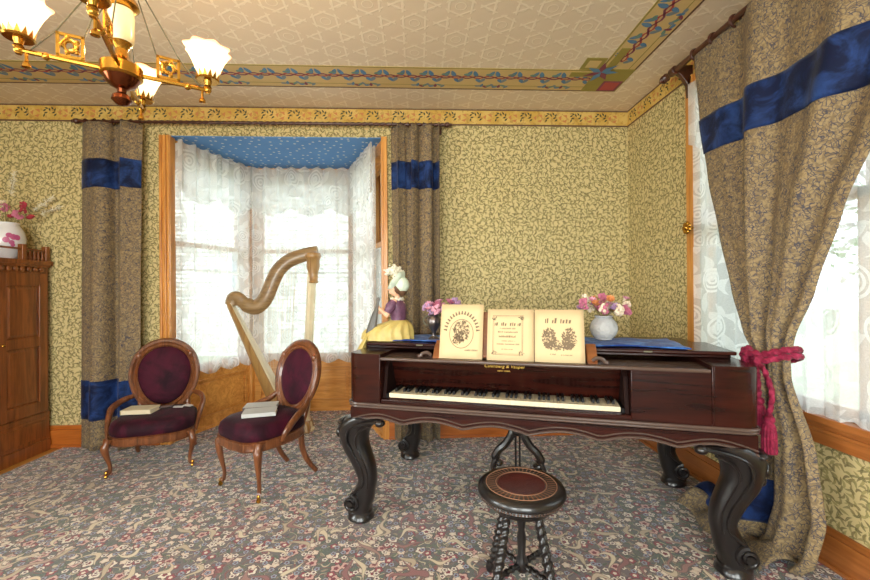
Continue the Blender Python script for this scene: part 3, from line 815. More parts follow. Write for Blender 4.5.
def leg_carving():
    m = MB()
    for yy in (-1, 1):
        sp = []
        for k in range(26):
            t = k / 25 * 2.1 * 2 * PI / 1.3; r = .048 * (1 - k / 32)
            sp.append((-.040 + math.cos(PI * .5 - t) * r, yy * .056, .105 + math.sin(PI * .5 - t) * r))
        m.tube(sp, [.014 * (1 - .4 * k / 25) for k in range(26)], 7)
        m.tube(spline([(-.03, yy * .056, .16), (.035, yy * .054, .22), (.030, yy * .058, .30), (-.02, yy * .068, .40), (-.05, yy * .078, .47), (-.03, yy * .085, .54), (.05, yy * .088, .575), (.14, yy * .088, .588)], 5), [.008] * 36, 6)
        m.tube(spline([(.06, yy * .052, .20), (.062, yy * .055, .29), (.03, yy * .066, .38), (.0, yy * .076, .46), (.03, yy * .084, .53), (.10, yy * .086, .565)], 5), [.006] * 26, 6)
    m.ell((-.118, 0, .50), (.030, .055, .040)); m.ell((-.108, 0, .445), (.022, .040, .028)); m.ell((-.10, 0, .565), (.03, .075, .022))
    m.tube([(-.04, -.075, .105), (-.04, .075, .105)], .018, 10)
    m.ell((.15, -.07, .583), (.03, .03, .022)); m.ell((.15, .07, .583), (.03, .03, .022))
    return m
lm = make_leg().mesh('leg', M['ebony']); cm = leg_carving().mesh('leg_carving', M['ebony'])
fl = MB(); fl.lathe([(.066, 0), (.078, .012), (.074, .03), (.06, .045), (.052, .055)], 20, (0, 0, 0)); fm = fl.mesh('leg_foot', M['ebony'])
for lx, ly, sx in ((-.94, -.44, 1), (.94, -.44, -1), (-.94, .46, 1), (.94, .46, -1)):
    lo = inst('leg', lm, piano, (lx, ly, .012)); lo.scale = (sx, 1, 1)
    inst('leg_carving', cm, lo); inst('leg_foot', fm, lo)
# pedal lyre
ly = empty('pedal_lyre', (-.06, -.12, 0)); ly.parent = piano
m = MB()
for sg in (-1, 1):
    m.tube(spline([(sg * .115, 0, .585), (sg * .095, 0, .615), (sg * .06, 0, .60), (sg * .032, 0, .54), (sg * .032, 0, .47), (sg * .07, 0, .40), (sg * .115, 0, .355), (sg * .14, 0, .30), (sg * .115, 0, .27), (sg * .10, 0, .29)], 5), [.020] * 20 + [.024] * 15 + [.016] * 11, 8)
    m.tube(spline([(sg * .12, 0, .32), (sg * .15, 0, .24), (sg * .10, 0, .16), (sg * .05, 0, .12)], 5), .018, 8)
m.ell((0, 0, .48), (.05, .025, .03)); m.build('lyre_scroll', M['ebony'], ly)
for xx in (-.012, .012): m = MB(); m.tube([(xx, 0, .60), (xx, 0, .10)], .006, 8); m.build('pedal_rod', M['iron'], ly)
m = MB(); m.box(-.11, .11, -.05, .05, .085, .125); m.build('lyre_base', M['ebony'], ly, bevel=.01)
for xx in (-.045, .045): m = MB(); m.box(xx - .02, xx + .02, -.16, -.04, .085, .098); m.ell((xx, -.16, .092), (.028, .035, .010)); m.build('pedal', M['brass'], ly)

# things that lie on the piano
def onp(x, y, z=0):
    c, s = math.cos(PA), math.sin(PA); return (PX + x * c - y * s, PY + x * s + y * c, z)
# blue velvet runner
rnd = random.Random(4)
def runner(u, v):
    x = -.80 + 1.62 * u; y = -.27 + .34 * v + .035 * math.sin(u * 17) * (1 - v) + (.05 * u if v > .5 else 0)
    return (x, y, FZ + .006 + .006 * math.sin(u * 40 + v * 5) * math.sin(v * 7) + .003)
m = MB(); m.grid(70, 16, runner); ob = m.build('velvet_runner', M['bluecloth'], solid=.005); ob.location = onp(0, 0); ob.rotation_euler = (0, 0, PA)
tag(ob, 'crumpled blue velvet runner laid along the closed piano lid', 'runner')
# sheet music
def scribble(m, T, x0, x1, z, h, rnd, mi=1):
    x = x0
    while x < x1 - h * .3:
        w = h * rnd.uniform(.25, .6); k = rnd.uniform(.6, 1.0)
        if rnd.random() > .15: m.poly([T(x, z), T(x + w * .7, z), T(x + w, z + h * k), T(x + w * .2, z + h * k)], mi)
        x += w * 1.25
def engraving(m, T, cx, cz, w, h, rnd, n):
    for k in range(n):
        a = rnd.uniform(0, 2 * PI); r = math.sqrt(rnd.random()); x = cx + math.cos(a) * r * w; z = cz + math.sin(a) * r * h
        b = rnd.uniform(0, PI); L = rnd.uniform(.3, 1.0) * .012; W = L * rnd.uniform(.2, .5)
        q = []
        for t in (0, PI / 2, PI, 3 * PI / 2):
            dx, dz = math.cos(t) * L, math.sin(t) * W; q.append(T(x + dx * math.cos(b) - dz * math.sin(b), z + dx * math.sin(b) + dz * math.cos(b)))
        m.poly(q, 1)
th = .27
def sheet(x0, x1, h, name, label, cat, curve=0.0, pages=1, tilt=0.0):
    o = empty(name, onp(0, 0), PA, label, cat)
    base_y, base_z = CY0 + .050, LZ + .0015
    def T(x, s, k=0.0):
        bend = 0
        if pages == 2: bend = .012 * math.sin((abs((x - x0) / (x1 - x0) - .5) * 2) * PI)
        s2 = s + (x - x0) * tilt
        return (x, base_y + s2 * math.sin(th) - k - bend, base_z + s2 * math.cos(th) - k * .25)
    return o, T
m = MB(); rnd = random.Random(2)
o, T = sheet(-.462, -.222, .30, 'song_sheet', 'aged single song sheet with an oval engraving and arched title on the piano desk', 'sheet music')
m.grid(6, 6, lambda u, v: T(-.462 + .24 * u, .305 * v)); m.build('page', M['paper'], o, solid=.0012)
m = MB(); P = lambda x, z: T(x, z, .0016)
for k in range(17):
    a = PI * (1 - (k + .5) / 17) ; cx, cz = -.342 + math.cos(a) * .092, .150 + math.sin(a) * .108; b = a - PI / 2; L, W = .006, .010
    m.poly([P(cx + i * L * math.cos(b) - j * W * math.sin(b), cz + i * L * math.sin(b) + j * W * math.cos(b)) for i, j in ((-1, -1), (1, -1), (.6, 1), (-.4, 1))], 0)
for k in range(28):
    a = 2 * PI * k / 28; a2 = 2 * PI * (k + 1) / 28
    m.poly([P(-.342 + math.cos(q) * .068 * w, .14 + math.sin(q) * .082 * w) for q, w in ((a, 1), (a2, 1), (a2, .955), (a, .955))], 0)
mm = MB(); engraving(mm, P, -.342, .155, .045, .060, rnd, 160); engraving(mm, P, -.36, .11, .035, .03, rnd, 60); m.v_ = None
b0 = m.add(mm.v, mm.f, 0)
scribble(m, P, -.32, -.25, .045, .010, rnd, 0)
m.build('engraving', M['ink'], o, smooth=False)
o, T = sheet(-.198, .300, .27, 'music_folio', 'open aged music folio with framed title page and an engraved couple on the piano desk', 'sheet music', pages=2)
for x0, x1, nm in ((-.198, .048, 'left_page'), (.052, .300, 'right_page')):
    m = MB(); m.grid(8, 4, lambda u, v: T(x0 + (x1 - x0) * u, .278 * v)); m.build('page', M['paper'], o, solid=.0012)
P = lambda x, z: T(x, z, .0016)
m = MB()
def frame(x0, x1, z0, z1, w):
    for a, b, c, d in ((x0, x1, z0, z0 + w), (x0, x1, z1 - w, z1), (x0, x0 + w, z0, z1), (x1 - w, x1, z0, z1)):
        for k in range(6):
            xa, xb = a + (b - a) * k / 6, a + (b - a) * (k + 1) / 6; m.poly([P(xa, c), P(xb, c), P(xb, d), P(xa, d)])
frame(-.168, -.008, .032, .245, .002); frame(-.162, -.014, .038, .239, .001)
for cx, cz in ((-.160, .232), (-.016, .232), (-.160, .045), (-.016, .045)): engraving(m, P, cx, cz, .012, .012, rnd, 8)
scribble(m, P, -.165, -.015, .188, .020, rnd, 0)
for z, a, b, h in ((.170, -.13, -.045, .008), (.150, -.14, -.03, .010), (.125, -.135, -.035, .012), (.104, -.12, -.05, .006), (.086, -.145, -.025, .008), (.06, -.12, -.06, .006)): scribble(m, P, a, b, z, h, rnd, 0)
scribble(m, P, .105, .245, .205, .028, rnd, 0)
engraving(m, P, .125, .125, .035, .055, rnd, 190); engraving(m, P, .225, .125, .035, .055, rnd, 190); engraving(m, P, .175, .09, .075, .025, rnd, 150)
scribble(m, P, .13, .16, .040, .008, rnd, 0); scribble(m, P, .18, .24, .038, .006, rnd, 0)
m.m = [0] * len(m.f); m.build('printing', M['ink'], o, smooth=False)

# flowers
def blossom_mesh(mt, kind, seed):
    rnd = random.Random(seed); m = MB()
    if kind == 0:
        for ring, (n, r, t) in enumerate(((9, .020, .5), (7, .013, .9))):
            for k in range(n):
                a = 2 * PI * k / n + ring; u = Vector((math.cos(a) * math.cos(t), math.sin(a) * math.cos(t), math.sin(t))); w = Vector((-math.sin(a), math.cos(a), 0)) * r * .33
                m.poly([(0, 0, 0), u * r * .6 + w, u * r + Vector((0, 0, .002)), u * r * .6 - w])
        m.ell((0, 0, .004), .005, 8, 5)
    else:
        for k in range(16):
            a = rnd.uniform(0, 2 * PI); z = rnd.uniform(-.012, .022); r = .012 * (1 - abs(z) * 20); m.ell((math.cos(a) * r, math.sin(a) * r, z), rnd.uniform(.004, .008), 6, 4)
    return m.mesh('blossom', mt)
def bouquet(base, n, spread, h0, h1, mats, label, group, cat, seed, lean=(0, 0)):
    rnd = random.Random(seed); bm_ = [blossom_mesh(M[q], i % 2, seed + i) for i, q in enumerate(mats)]
    for k in range(n):
        a = k * 2.4 + rnd.uniform(-.3, .3); r = spread * math.sqrt((k + .5) / n); h = rnd.uniform(h0, h1)
        q = empty('dried_flower', base, 0, label[0] % {'fl_pink': 'pink', 'fl_rose': 'deep rose', 'fl_orange': 'orange', 'fl_cream': 'cream', 'fl_lilac': 'lilac', 'fl_red': 'crimson'}[mats[k % len(mats)]], cat, group)
        tip = Vector((math.cos(a) * r + lean[0] * r / spread, math.sin(a) * r * .6 + lean[1], h))
        p0 = Vector((math.cos(a) * .006, math.sin(a) * .006, 0))
        m = MB(); m.tube([p0, p0.lerp(tip, .5) + Vector((0, 0, .02)), tip], .0016, 5); m.build('stem', M['stem'], q)
        for j in range(2 if k % 3 else 1):
            ob = inst('blossom', bm_[k % len(bm_)], q, tip + Vector((rnd.uniform(-.012, .012), rnd.uniform(-.012, .012), -.012 * j)), (rnd.uniform(-.6, .6), rnd.uniform(-.6, .6), k)); ob.scale = (1.5,) * 3
# round cut glass vase
vb = onp(.443, -.03, FZ + .013)
vz = empty('cut_glass_vase', vb, 0, 'round cut glass vase holding pink and orange dried flowers on the blue runner', 'vase')
m = MB(); prof = [(.030, 0), (.045, .006)] + [(.078 * math.sin(.62 + 2.02 * t), .072 - .074 * math.cos(.62 + 2.02 * t)) for t in [k / 12 for k in range(13)]] + [(.044, .134), (.050, .142)]
m.lathe(prof, 32, fn=lambda r, a, z: r * (1 + .022 * math.cos(a * 16 + z * 90)), caps=True)
mm_, nt, b = new_mat('cut_glass'); vo_ = voro(nt, coords(nt), 55, dim='3D'); setc(nt, b, (.95, .97, 1), .08, bump=X(nt, vo_.outputs['Distance']), bdist=.006); b.inputs['Transmission Weight'].default_value = .5; b.inputs['IOR'].default_value = 1.3
m.build('bowl', mm_, vz)
m = MB(); m.tube([(math.cos(t) * .05, math.sin(t) * .05, .142) for t in [2 * PI * k / 20 for k in range(20)]], .004, 6, closed=True); m.build('rim', mm_, vz)
bouquet((vb[0], vb[1], vb[2] + .135), 26, .16, .03, .11, ['fl_pink', 'fl_rose', 'fl_orange', 'fl_cream', 'fl_lilac', 'fl_cream'], ['dried %s flower on a thin stem in the round cut glass vase'], 'dried flowers in the glass vase', 'flower', 11, (.02, 0))
# small silver urn behind the song sheet
vb2 = onp(-.565, -.17, FZ + .012)
ur = empty('metal_urn', vb2, 0, 'small dark silver urn with pink dried flowers behind the song sheet', 'urn')
m = MB(); m.lathe([(.035, 0), (.036, .008), (.014, .02), (.012, .045), (.03, .07), (.042, .10), (.040, .13), (.028, .145), (.036, .155)], 20); m.build('bowl', plain('tarnished_silver', (120, 112, 110), .3, .9), ur)
for sg in (-1, 1): m = MB(); m.tube(spline([(sg * .036, 0, .085), (sg * .06, 0, .10), (sg * .062, 0, .13), (sg * .034, 0, .15)], 5), .004, 6); m.build('handle', M['dullbrass'], ur)
bouquet((vb2[0], vb2[1], vb2[2] + .15), 14, .10, .02, .085, ['fl_pink', 'fl_lilac', 'fl_rose', 'fl_pink'], ['dried %s flower in the small silver urn'], 'dried flowers in the silver urn', 'flower', 23, (.05, 0))

# seated figurine with a long-necked instrument
fg = empty('figurine', onp(-.80, -.16, FZ + .012), PA, 'seated lady figurine in plumed bonnet and yellow skirt holding a long-necked instrument', 'figurine')
m = MB()
def cap(a, b, ra, rb, n=10): m.tube([a, Vector(a).lerp(Vector(b), .5), b], [ra, (ra + rb) / 2, rb], n); m.ell(a, ra, 10, 6); m.ell(b, rb, 10, 6)
cap((0, 0, .045), (0, 0, .10), .056, .046); cap((0, 0, .10), (-.005, 0, .205), .042, .050); cap((-.005, 0, .205), (-.008, 0, .262), .030, .018)
m.ell((-.012, -.055, .235), (.022, .022, .020)); m.ell((-.012, .055, .235), (.022, .022, .020))
HC = (-.022, -.004, .318)
m.ell(HC, (.041, .035, .049), 16, 12); m.ell((-.052, -.004, .296), (.014, .014, .014)); m.tube([(-.060, -.004, .330), (-.070, -.004, .312)], [.004, .007], 8); m.ell((-.068, -.004, .311), .006, 8, 6)
for sg in (-1, 1): m.ell((-.020, -.004 + sg * .036, .316), (.009, .004, .013), 8, 6)
hands = []
for sg, el, wr in ((-1, (-.050, -.080, .150), (-.110, -.052, .192)), (1, (-.050, .070, .155), (-.112, .028, .160))):
    cap((-.012, sg * .058, .228), el, .019, .015); cap(el, wr, .0145, .010)
    w = Vector(wr); hd = (w - Vector(el)).normalized(); palm = w + hd * .016; m.ell(palm, (.014, .009, .012), 8, 6)
    for k in range(4):
        o0 = palm + Vector((-.006, 0, .010 - k * .0065)); L = (.016, .018, .017, .013)[k]
        m.tube([o0, o0 + Vector((-L * .7, -sg * .004, .002)), o0 + Vector((-L * .8, -sg * .014, .001))], .0032, 6)
    m.tube([palm + Vector((0, 0, .010)), palm + Vector((-.004, -sg * .009, .018)), palm + Vector((-.010, -sg * .014, .016))], .0036, 6)
for sg in (-1, 1):
    cap((0, sg * .03, .045), (-.15, sg * .035, .055), .042, .030); cap((-.15, sg * .035, .055), (-.205, sg * .035, -.055), .028, .016); cap((-.205, sg * .035, -.06), (-.245, sg * .035, -.07), .014, .010)
bo = m.build('body', M['skin'], fg); rm = bo.modifiers.new('remesh', 'REMESH'); rm.mode = 'VOXEL'; rm.voxel_size = .0028; rm.use_smooth_shade = True
sm = bo.modifiers.new('smooth', 'SMOOTH'); sm.iterations = 3; sm.factor = .5
for sg in (-1, 1): m = MB(); m.ell((-.0595, -.004 + sg * .014, .324), (.004, .006, .004), 8, 5); m.build('eye', M['eye'], fg)
m = MB(); m.ell((-.0635, -.004, .296), (.003, .008, .0028), 8, 5); m.build('mouth', M['lip'], fg)
m = MB(); m.ell((.000, -.004, .328), (.044, .042, .048), 14, 10); m.ell((.028, -.004, .300), (.026, .030, .030), 12, 8)
for k in range(10): a = k / 9 * PI - PI / 2; m.ell((-.030 + .012 * math.cos(a), -.004 + math.sin(a) * .038, .340 + .012 * math.cos(a)), .012, 8, 6)
m.build('hair', M['hair'], fg)
m = MB(); m.ell((.020, -.004, .346), (.050, .048, .056), 16, 10, Matrix.Rotation(-.5, 3, 'Y'))
m.lathe([(.045, 0), (.060, .006), (.072, .020), (.076, .030), (.070, .026), (.052, .008)], 24, (.008, -.004, .352), fn=lambda r, a, z: r * (1 + .06 * math.sin(a * 7)), R=Matrix.Rotation(-.9, 3, 'Y'))
m.build('bonnet', M['bonnet'], fg)
m = MB(); rnd = random.Random(12)
for path in ([(.005, -.02, .385), (-.020, -.03, .425), (-.050, -.03, .435), (-.070, -.03, .415)], [(.010, .0, .39), (-.012, .0, .44), (-.040, .0, .452), (-.062, .0, .438)], [(.015, .02, .39), (.0, .03, .435), (-.030, .04, .445), (-.055, .04, .425)]):
    for q in spline(path, 8):
        for j_ in range(3): m.ell(q + Vector((rnd.gauss(0, .007), rnd.gauss(0, .008), rnd.gauss(0, .007))), (rnd.uniform(.006, .013), .008, rnd.uniform(.005, .010)), 6, 4)
m.build('plume', M['plume'], fg)
m = MB()
rings = []
for z, rx, ry, cx in ((.085, .050, .058, 0), (.11, .046, .050, 0), (.15, .052, .056, -.004), (.19, .058, .066, -.008), (.22, .052, .072, -.010), (.245, .036, .056, -.010), (.252, .030, .046, -.010)):
    rings.append([(cx + rx * math.cos(2 * PI * k / 20) * (1 + .03 * math.sin(k * 4.1)), ry * math.sin(2 * PI * k / 20), z) for k in range(20)])
m.loft(rings)
for sg in (-1, 1): m.tube([(-.012, sg * .056, .238), (-.028, sg * .070, .205), (-.048, sg * .075, .170)], [.024, .034, .024], 12)
m.build('bodice', M['purple'], fg)
m = MB(); rings = []
SK = [(.118, 0, .048, .050), (.110, -.004, .066, .064), (.095, -.022, .098, .082), (.075, -.050, .136, .098), (.050, -.068, .160, .108), (.022, -.076, .170, .114), (-.008, -.078, .172, .116)]
for q in range(25):
    f = q / 24 * (len(SK) - 1); a_ = SK[int(min(f, len(SK) - 2))]; b_ = SK[int(min(f, len(SK) - 2)) + 1]; t_ = f - int(min(f, len(SK) - 2)); z, cx, rx, ry = (p + (r - p) * t_ for p, r in zip(a_, b_))
    pl = .045 * min(1, q / 10)
    rings.append([(cx + rx * math.cos(2 * PI * k / 64) * (1 + pl * math.sin(k * 2 * PI * 15 / 64 + 2 * math.sin(q * .12))), ry * math.sin(2 * PI * k / 64) * (1 + pl * math.sin(k * 2 * PI * 15 / 64 + 2 * math.sin(q * .12))), z) for k in range(64)])
m.loft(rings)
rings = []
for q in range(14):
    u = q / 13; cx = -.17 - .075 * u; z = .045 - .135 * u; rr = .050 + .012 * u
    rings.append([(cx + (.034 + .01 * u) * math.cos(2 * PI * k / 40) * (1 + .08 * math.sin(k * 2 * PI * 9 / 40)), (.098 - .01 * u) * math.sin(2 * PI * k / 40) * (1 + .05 * math.sin(k * 2 * PI * 9 / 40)), z + .02 * math.cos(2 * PI * k / 40) * (1 - u)) for k in range(40)])
m.loft(rings); m.build('skirt', M['yellow'], fg)
m = MB(); m.tube([(-.010 + math.cos(t) * .034, math.sin(t) * .050, .250 + .004 * math.sin(t * 9)) for t in [2 * PI * k / 36 for k in range(36)]], .009, 7, closed=True); m.build('collar', M['plume'], fg)
m = MB(); m.tube(spline([(-.165, -.075, .03), (-.152, -.072, .085), (-.138, -.066, .150), (-.126, -.056, .205), (-.120, -.050, .245)], 4), [.034, .033, .032, .031, .030, .028, .026, .024, .021, .018, .015, .013, .011, .010, .009, .009, .011], 10, flat=.5)
m.ell((-.119, -.049, .252), (.012, .008, .012)); m.build('instrument', M['lute'], fg)
m = MB(); m.tube([(-.205, -.03, -.095), (-.25, -.03, -.10)], [.016, .010], 8); m.build('shoe', M['black'], fg)

# ---------------------------------------------------------------- piano stool
ST = empty('piano_stool', (.445, 1.743, .017), .3, 'round dark wooden piano stool with rope-twist legs in front of the keyboard', 'stool')
m = MB(); m.lathe([(.001, .478), (.13, .478), (.135, .480), (.16, .479), (.178, .474), (.187, .462), (.188, .450), (.180, .440), (.170, .434), (.174, .426), (.168, .418), (.150, .408), (.140, .395), (.132, .385), (.118, .378), (.09, .376)], 48)
m.build('seat', M['ebony'], ST)
m = MB(); m.lathe([(.001, .4788), (.096, .4788), (.100, .4795), (.102, .478)], 40); so = m.build('seat_centre', wood('stool_mahogany', (50, 16, 14), (86, 32, 26), .2, 'x', 2, coat=.6), ST)
m = MB()
for r in (.108, .150): m.tube([(math.cos(t) * r, math.sin(t) * r, .4790) for t in [2 * PI * k / 48 for k in range(48)]], .0022, 5, closed=True)
for k in range(46):
    a = 2 * PI * k / 46; ca, sa = math.cos(a), math.sin(a); m.add([(ca * .114 - sa * .002, sa * .114 + ca * .002, .4805), (ca * .114 + sa * .002, sa * .114 - ca * .002, .4805), (ca * .146 + sa * .003, sa * .146 - ca * .003, .4800), (ca * .146 - sa * .003, sa * .146 + ca * .003, .4800)], [(3, 2, 1, 0)])
m.build('inlay_ring', plain('stool_inlay', (148, 108, 84), .35), ST, smooth=False)
m = MB()
for k in range(80): a = 2 * PI * k / 80; m.ell((math.cos(a) * .173, math.sin(a) * .173, .430), .0052, 6, 4)
m.build('beading', M['moulding'], ST)
legm = MB(); n = 60
legm.tube([(.085 + .105 * t / n, 0, .385 - .385 * t / n) for t in range(n + 1)], [.014 + .006 * math.sin(t / n * PI) for t in range(n + 1)], 12, lobes=2, twist=190, amp=.22)
legm.lathe([(.02, .0), (.024, .02), (.018, .04)], 12, (.19, 0, 0)); lgm = legm.mesh('leg', M['ebony'])
strm = MB(); strm.tube([(.02 + .125 * t / 30, 0, .13) for t in range(31)], [.012] * 31, 12, lobes=2, twist=190, amp=.25); sgm = strm.mesh('stretcher', M['ebony'])
for k in range(4): inst('leg', lgm, ST, (0, 0, 0), (0, 0, k * PI / 2 + .3)); inst('stretcher', sgm, ST, (0, 0, 0), (0, 0, k * PI / 2 + .3))
m = MB(); m.lathe([(.02, .10), (.03, .12), (.026, .15), (.016, .17), (.020, .25), (.014, .28), (.024, .34), (.03, .39)], 16); m.build('screw_column', M['ebony'], ST)

# ---------------------------------------------------------------- parlour chairs
def make_chair(name, loc, rz, label, wf, wb, dp, sh, oval, arms, group):
    """local frame: front at -y; wf/wb front and back seat width, dp depth, sh seat rail height"""
    c = empty(name, loc, rz, label, 'chair', group)
    # seat outline: serpentine front
    def outline(g=0.0, n=48):
        out = []
        for k in range(n):
            a = 2 * PI * k / n - PI / 2; ca, sa = math.cos(a), math.sin(a)
            x = math.copysign(abs(ca) ** .55, ca); y = math.copysign(abs(sa) ** .62, sa)
            w = (wf + (wb - wf) * (y + 1) / 2) / 2
            bow = -.035 * math.cos(x * PI / 2) ** 2 * max(0, -y) + .02 * math.cos(x * 3 * PI / 2) * max(0, -y) ** 3 * (abs(x) > .33)
            out.append((x * (w + g), y * (dp / 2 + g) + bow))
        return out
    m = MB(); m.loft([[(x, y, z) for x, y in outline(g)] for z, g in ((sh - .065, -.018), (sh - .06, -.004), (sh - .045, .004), (sh - .02, .0), (sh, .006), (sh + .006, -.004), (sh + .006, -.05))])
    m.build('seat_rail', M['walnut'], c)
    m = MB(); m.loft([[(x * s, y * s, sh + z) for x, y in outline(.0)] for s, z in ((.97, .0), (1.01, .022), (1.01, .055), (.975, .085), (.87, .106), (.6, .119), (.25, .124), (.02, .125))])
    m.build('seat', M['wine'], c)
    # front cabriole legs
    for sg in (-1, 1):
        x0, y0 = sg * (wf / 2 - .035), -dp / 2 + .045
        m = MB(); p = spline([(x0, y0, sh - .01), (x0 + sg * .018, y0 - .018, sh - .07), (x0 + sg * .010, y0 - .010, sh * .55), (x0 - sg * .006, y0 + .006, sh * .28), (x0 - sg * .002, y0 + .002, sh * .12), (x0 + sg * .012, y0 - .012, .045)], 5)
        m.tube(p, [.034 - .004 * k if k < 4 else max(.013, .030 - .0016 * (k - 3)) for k in range(len(p) - 1)] + [.017], 10)
        lo = m.build('leg', M['walnut'], c)
        m = MB(); m.lathe([(.008, .05), (.012, .04), (.011, .03)], 10, (x0 + sg * .012, y0 - .012, 0)); m.tube([(x0 + sg * .012 - .006, y0 - .012, .014), (x0 + sg * .012 + .006, y0 - .012, .014)], .014, 12); m.build('caster', M['brass'], lo)
    for sg in (-1, 1):
        x0, y0 = sg * (wb / 2 - .06), dp / 2 - .05
        m = MB(); p = spline([(x0, y0, sh + .01), (x0, y0 + .01, sh * .6), (x0 + sg * .006, y0 + .05, sh * .3), (x0 + sg * .015, y0 + .12, .012)], 5); m.tube(p, [.023 - .0004 * k for k in range(len(p))], 10)
        m.build('leg', M['walnut'], c)
    # oval back
    ow, oh, oz, lean = oval; yb = dp / 2 - .03
    def B(x, z, k=0.0):       # back plane, leaning backwards
        zz = z - sh; return (x, yb + zz * lean - k, z)
    ring = []
    N = 56
    def ov(a, s=1.0):
        ca, sa = math.cos(a), math.sin(a); wx = ow * (1 + .10 * sa)
        return (ca * wx * s, oz + sa * oh * s)
    for k in range(N):
        a = 2 * PI * k / N; x, z = ov(a); P0 = Vector(B(x, z)); xi, zi = ov(a, .78); out = (P0 - Vector(B(xi, zi))).normalized(); nr = Vector((0, -1, -lean)).normalized()
        prof = [(-.030, -.012), (-.034, .012), (-.020, .024), (-.006, .016), (.008, .026), (.026, .022), (.034, .006), (.030, -.016), (.0, -.022)]
        ring.append([P0 + out * u + nr * v for u, v in prof])
    m = MB(); m.loft(ring, caps=False, closed=True); m.build('back_frame', M['walnut'], c)
    m = MB(); rings = []
    for s, k in ((.86, -.01), (.86, .006), (.80, .016), (.6, .026), (.3, .032), (.02, .034)): rings.append([B(*ov(2 * PI * j / 40, s), k) for j in range(40)])
    m.loft(rings); m.build('back_pad', M['wine'], c)
    m = MB(); rings = []
    for s, k in ((.02, -.014), (.86, -.014), (.87, -.02), (.02, -.024)): rings.append([B(*ov(2 * PI * j / 40, s), k) for j in range(40)])
    m.loft(rings); m.build('back_cover', M['wine'], c)
    for sg in (-1, 1):                     # stiles from the oval down to the seat
        x, z = ov(-PI / 2 + sg * .95); m = MB(); p = spline([B(x, z), B(x * .98, (z + sh) / 2 + .02, .0), (sg * (wb / 2 - .06), dp / 2 - .05, sh - .02)], 5); m.tube(p, .021, 10); m.build('stile', M['walnut'], c)
        x, z = ov(PI / 2 + sg * .9, 1.0); m = MB(); m.ell(B(x, z, .024), (.02, .012, .026)); m.build('carved_knop', M['walnut'], c)
        # hip rest / low arm
        x, z = ov(sg * .25 - (PI / 2 if False else 0) if sg > 0 else PI - .0 - .25 * -1 * -1, 1.0)
        x, z = ov(-.55) if sg > 0 else ov(PI + .55)
        if arms: p = spline([B(x + sg * .012, z), (sg * (wb / 2 + .02), yb - .04, sh + .185), (sg * (wf / 2 + .015), yb - .15, sh + .155), (sg * (wf / 2 + .012), -.02, sh + .115), (sg * (wf / 2 + .004), -dp / 2 + .15, sh + .06), (sg * (wf / 2 - .01), -dp / 2 + .10, sh - .03)], 6)
        else: p = spline([B(x + sg * .004, z), (sg * (wb / 2 + .0), yb - .03, sh + .14), (sg * (wf / 2 - .0), yb - .13, sh + .10), (sg * (wf / 2 + .004), yb - .21, sh + .03), (sg * (wf / 2 - .01), yb - .23, sh - .03)], 6)
        m = MB(); m.tube(p, [.016 + .012 * math.sin(k / (len(p) - 1) * PI) for k in range(len(p))], 10, flat=.7); m.build('arm', M['walnut'], c)
    return c
# left: low armchair
f0, f1 = Vector((-2.173, 2.988)), Vector((-1.766, 3.192)); dv = Vector((math.cos(.33), math.sin(.33))); nv = Vector((-dv.y, dv.x))
c1 = (f0 + f1) / 2 + nv * .19
make_chair('parlour_armchair', (c1.x, c1.y, .012), math.atan2(dv.y, dv.x), 'low walnut parlour armchair with wide oval back, wine velvet and worn seat', .58, .50, .46, .285, (.222, .272, .635, .12), True, 'wine velvet parlour chairs')
g0, g1 = Vector((-1.343, 2.834)), Vector((-1.01, 2.594)); dv2 = (g1 - g0).normalized(); nv2 = Vector((-dv2.y, dv2.x))
c2 = (g0 + g1) / 2 + nv2 * .20
make_chair('parlour_chair', (c2.x, c2.y, .012), math.atan2(dv2.y, dv2.x), 'taller walnut side chair with narrow oval back and plump wine velvet seat by the harp', .48, .42, .46, .37, (.205, .235, .69, .22), False, 'wine velvet parlour chairs')

def book(name, loc, rz, w, d, h, cover, spine, label):
    b = empty(name, loc, rz, label, 'book')
    m = MB(); m.box(-w / 2, w / 2, -d / 2, d / 2, 0, .003); m.box(-w / 2, w / 2, -d / 2, d / 2, h - .003, h); m.build('cover', cover, b, smooth=False)
    m = MB(); m.box(-w / 2 - .003, -w / 2 + .001, -d / 2, d / 2, 0, h); m.build('spine', spine, b, smooth=False, bevel=.001)
    m = MB(); m.box(-w / 2 + .001, w / 2 - .005, -d / 2 + .004, d / 2 - .004, .003, h - .003); m.build('page_block', M['pageblock'], b, smooth=False)
def onc(c, dv, x, y, z): n = Vector((-dv.y, dv.x)); p = Vector((c.x, c.y)) + dv * x + n * y; return (p.x, p.y, z)
book('book', onc(c1, dv, -.10, -.03, .424), math.atan2(dv.y, dv.x) - .25, .21, .14, .032, M['bk_cream'], M['bk_olive'], 'thick cream book with olive spine on the low armchair')
book('book', (c2.x - .055, c2.y + .080, .508), 1.74, .14, .22, .022, M['bk_grey'], M['bk_dark'], 'grey book lying nearer the chair back on the side chair')
book('book', (c2.x - .005, c2.y - .075, .508), 1.80, .14, .21, .026, M['bk_grey'], M['bk_grey'], 'pale grey book lying nearer the front of the side chair seat')
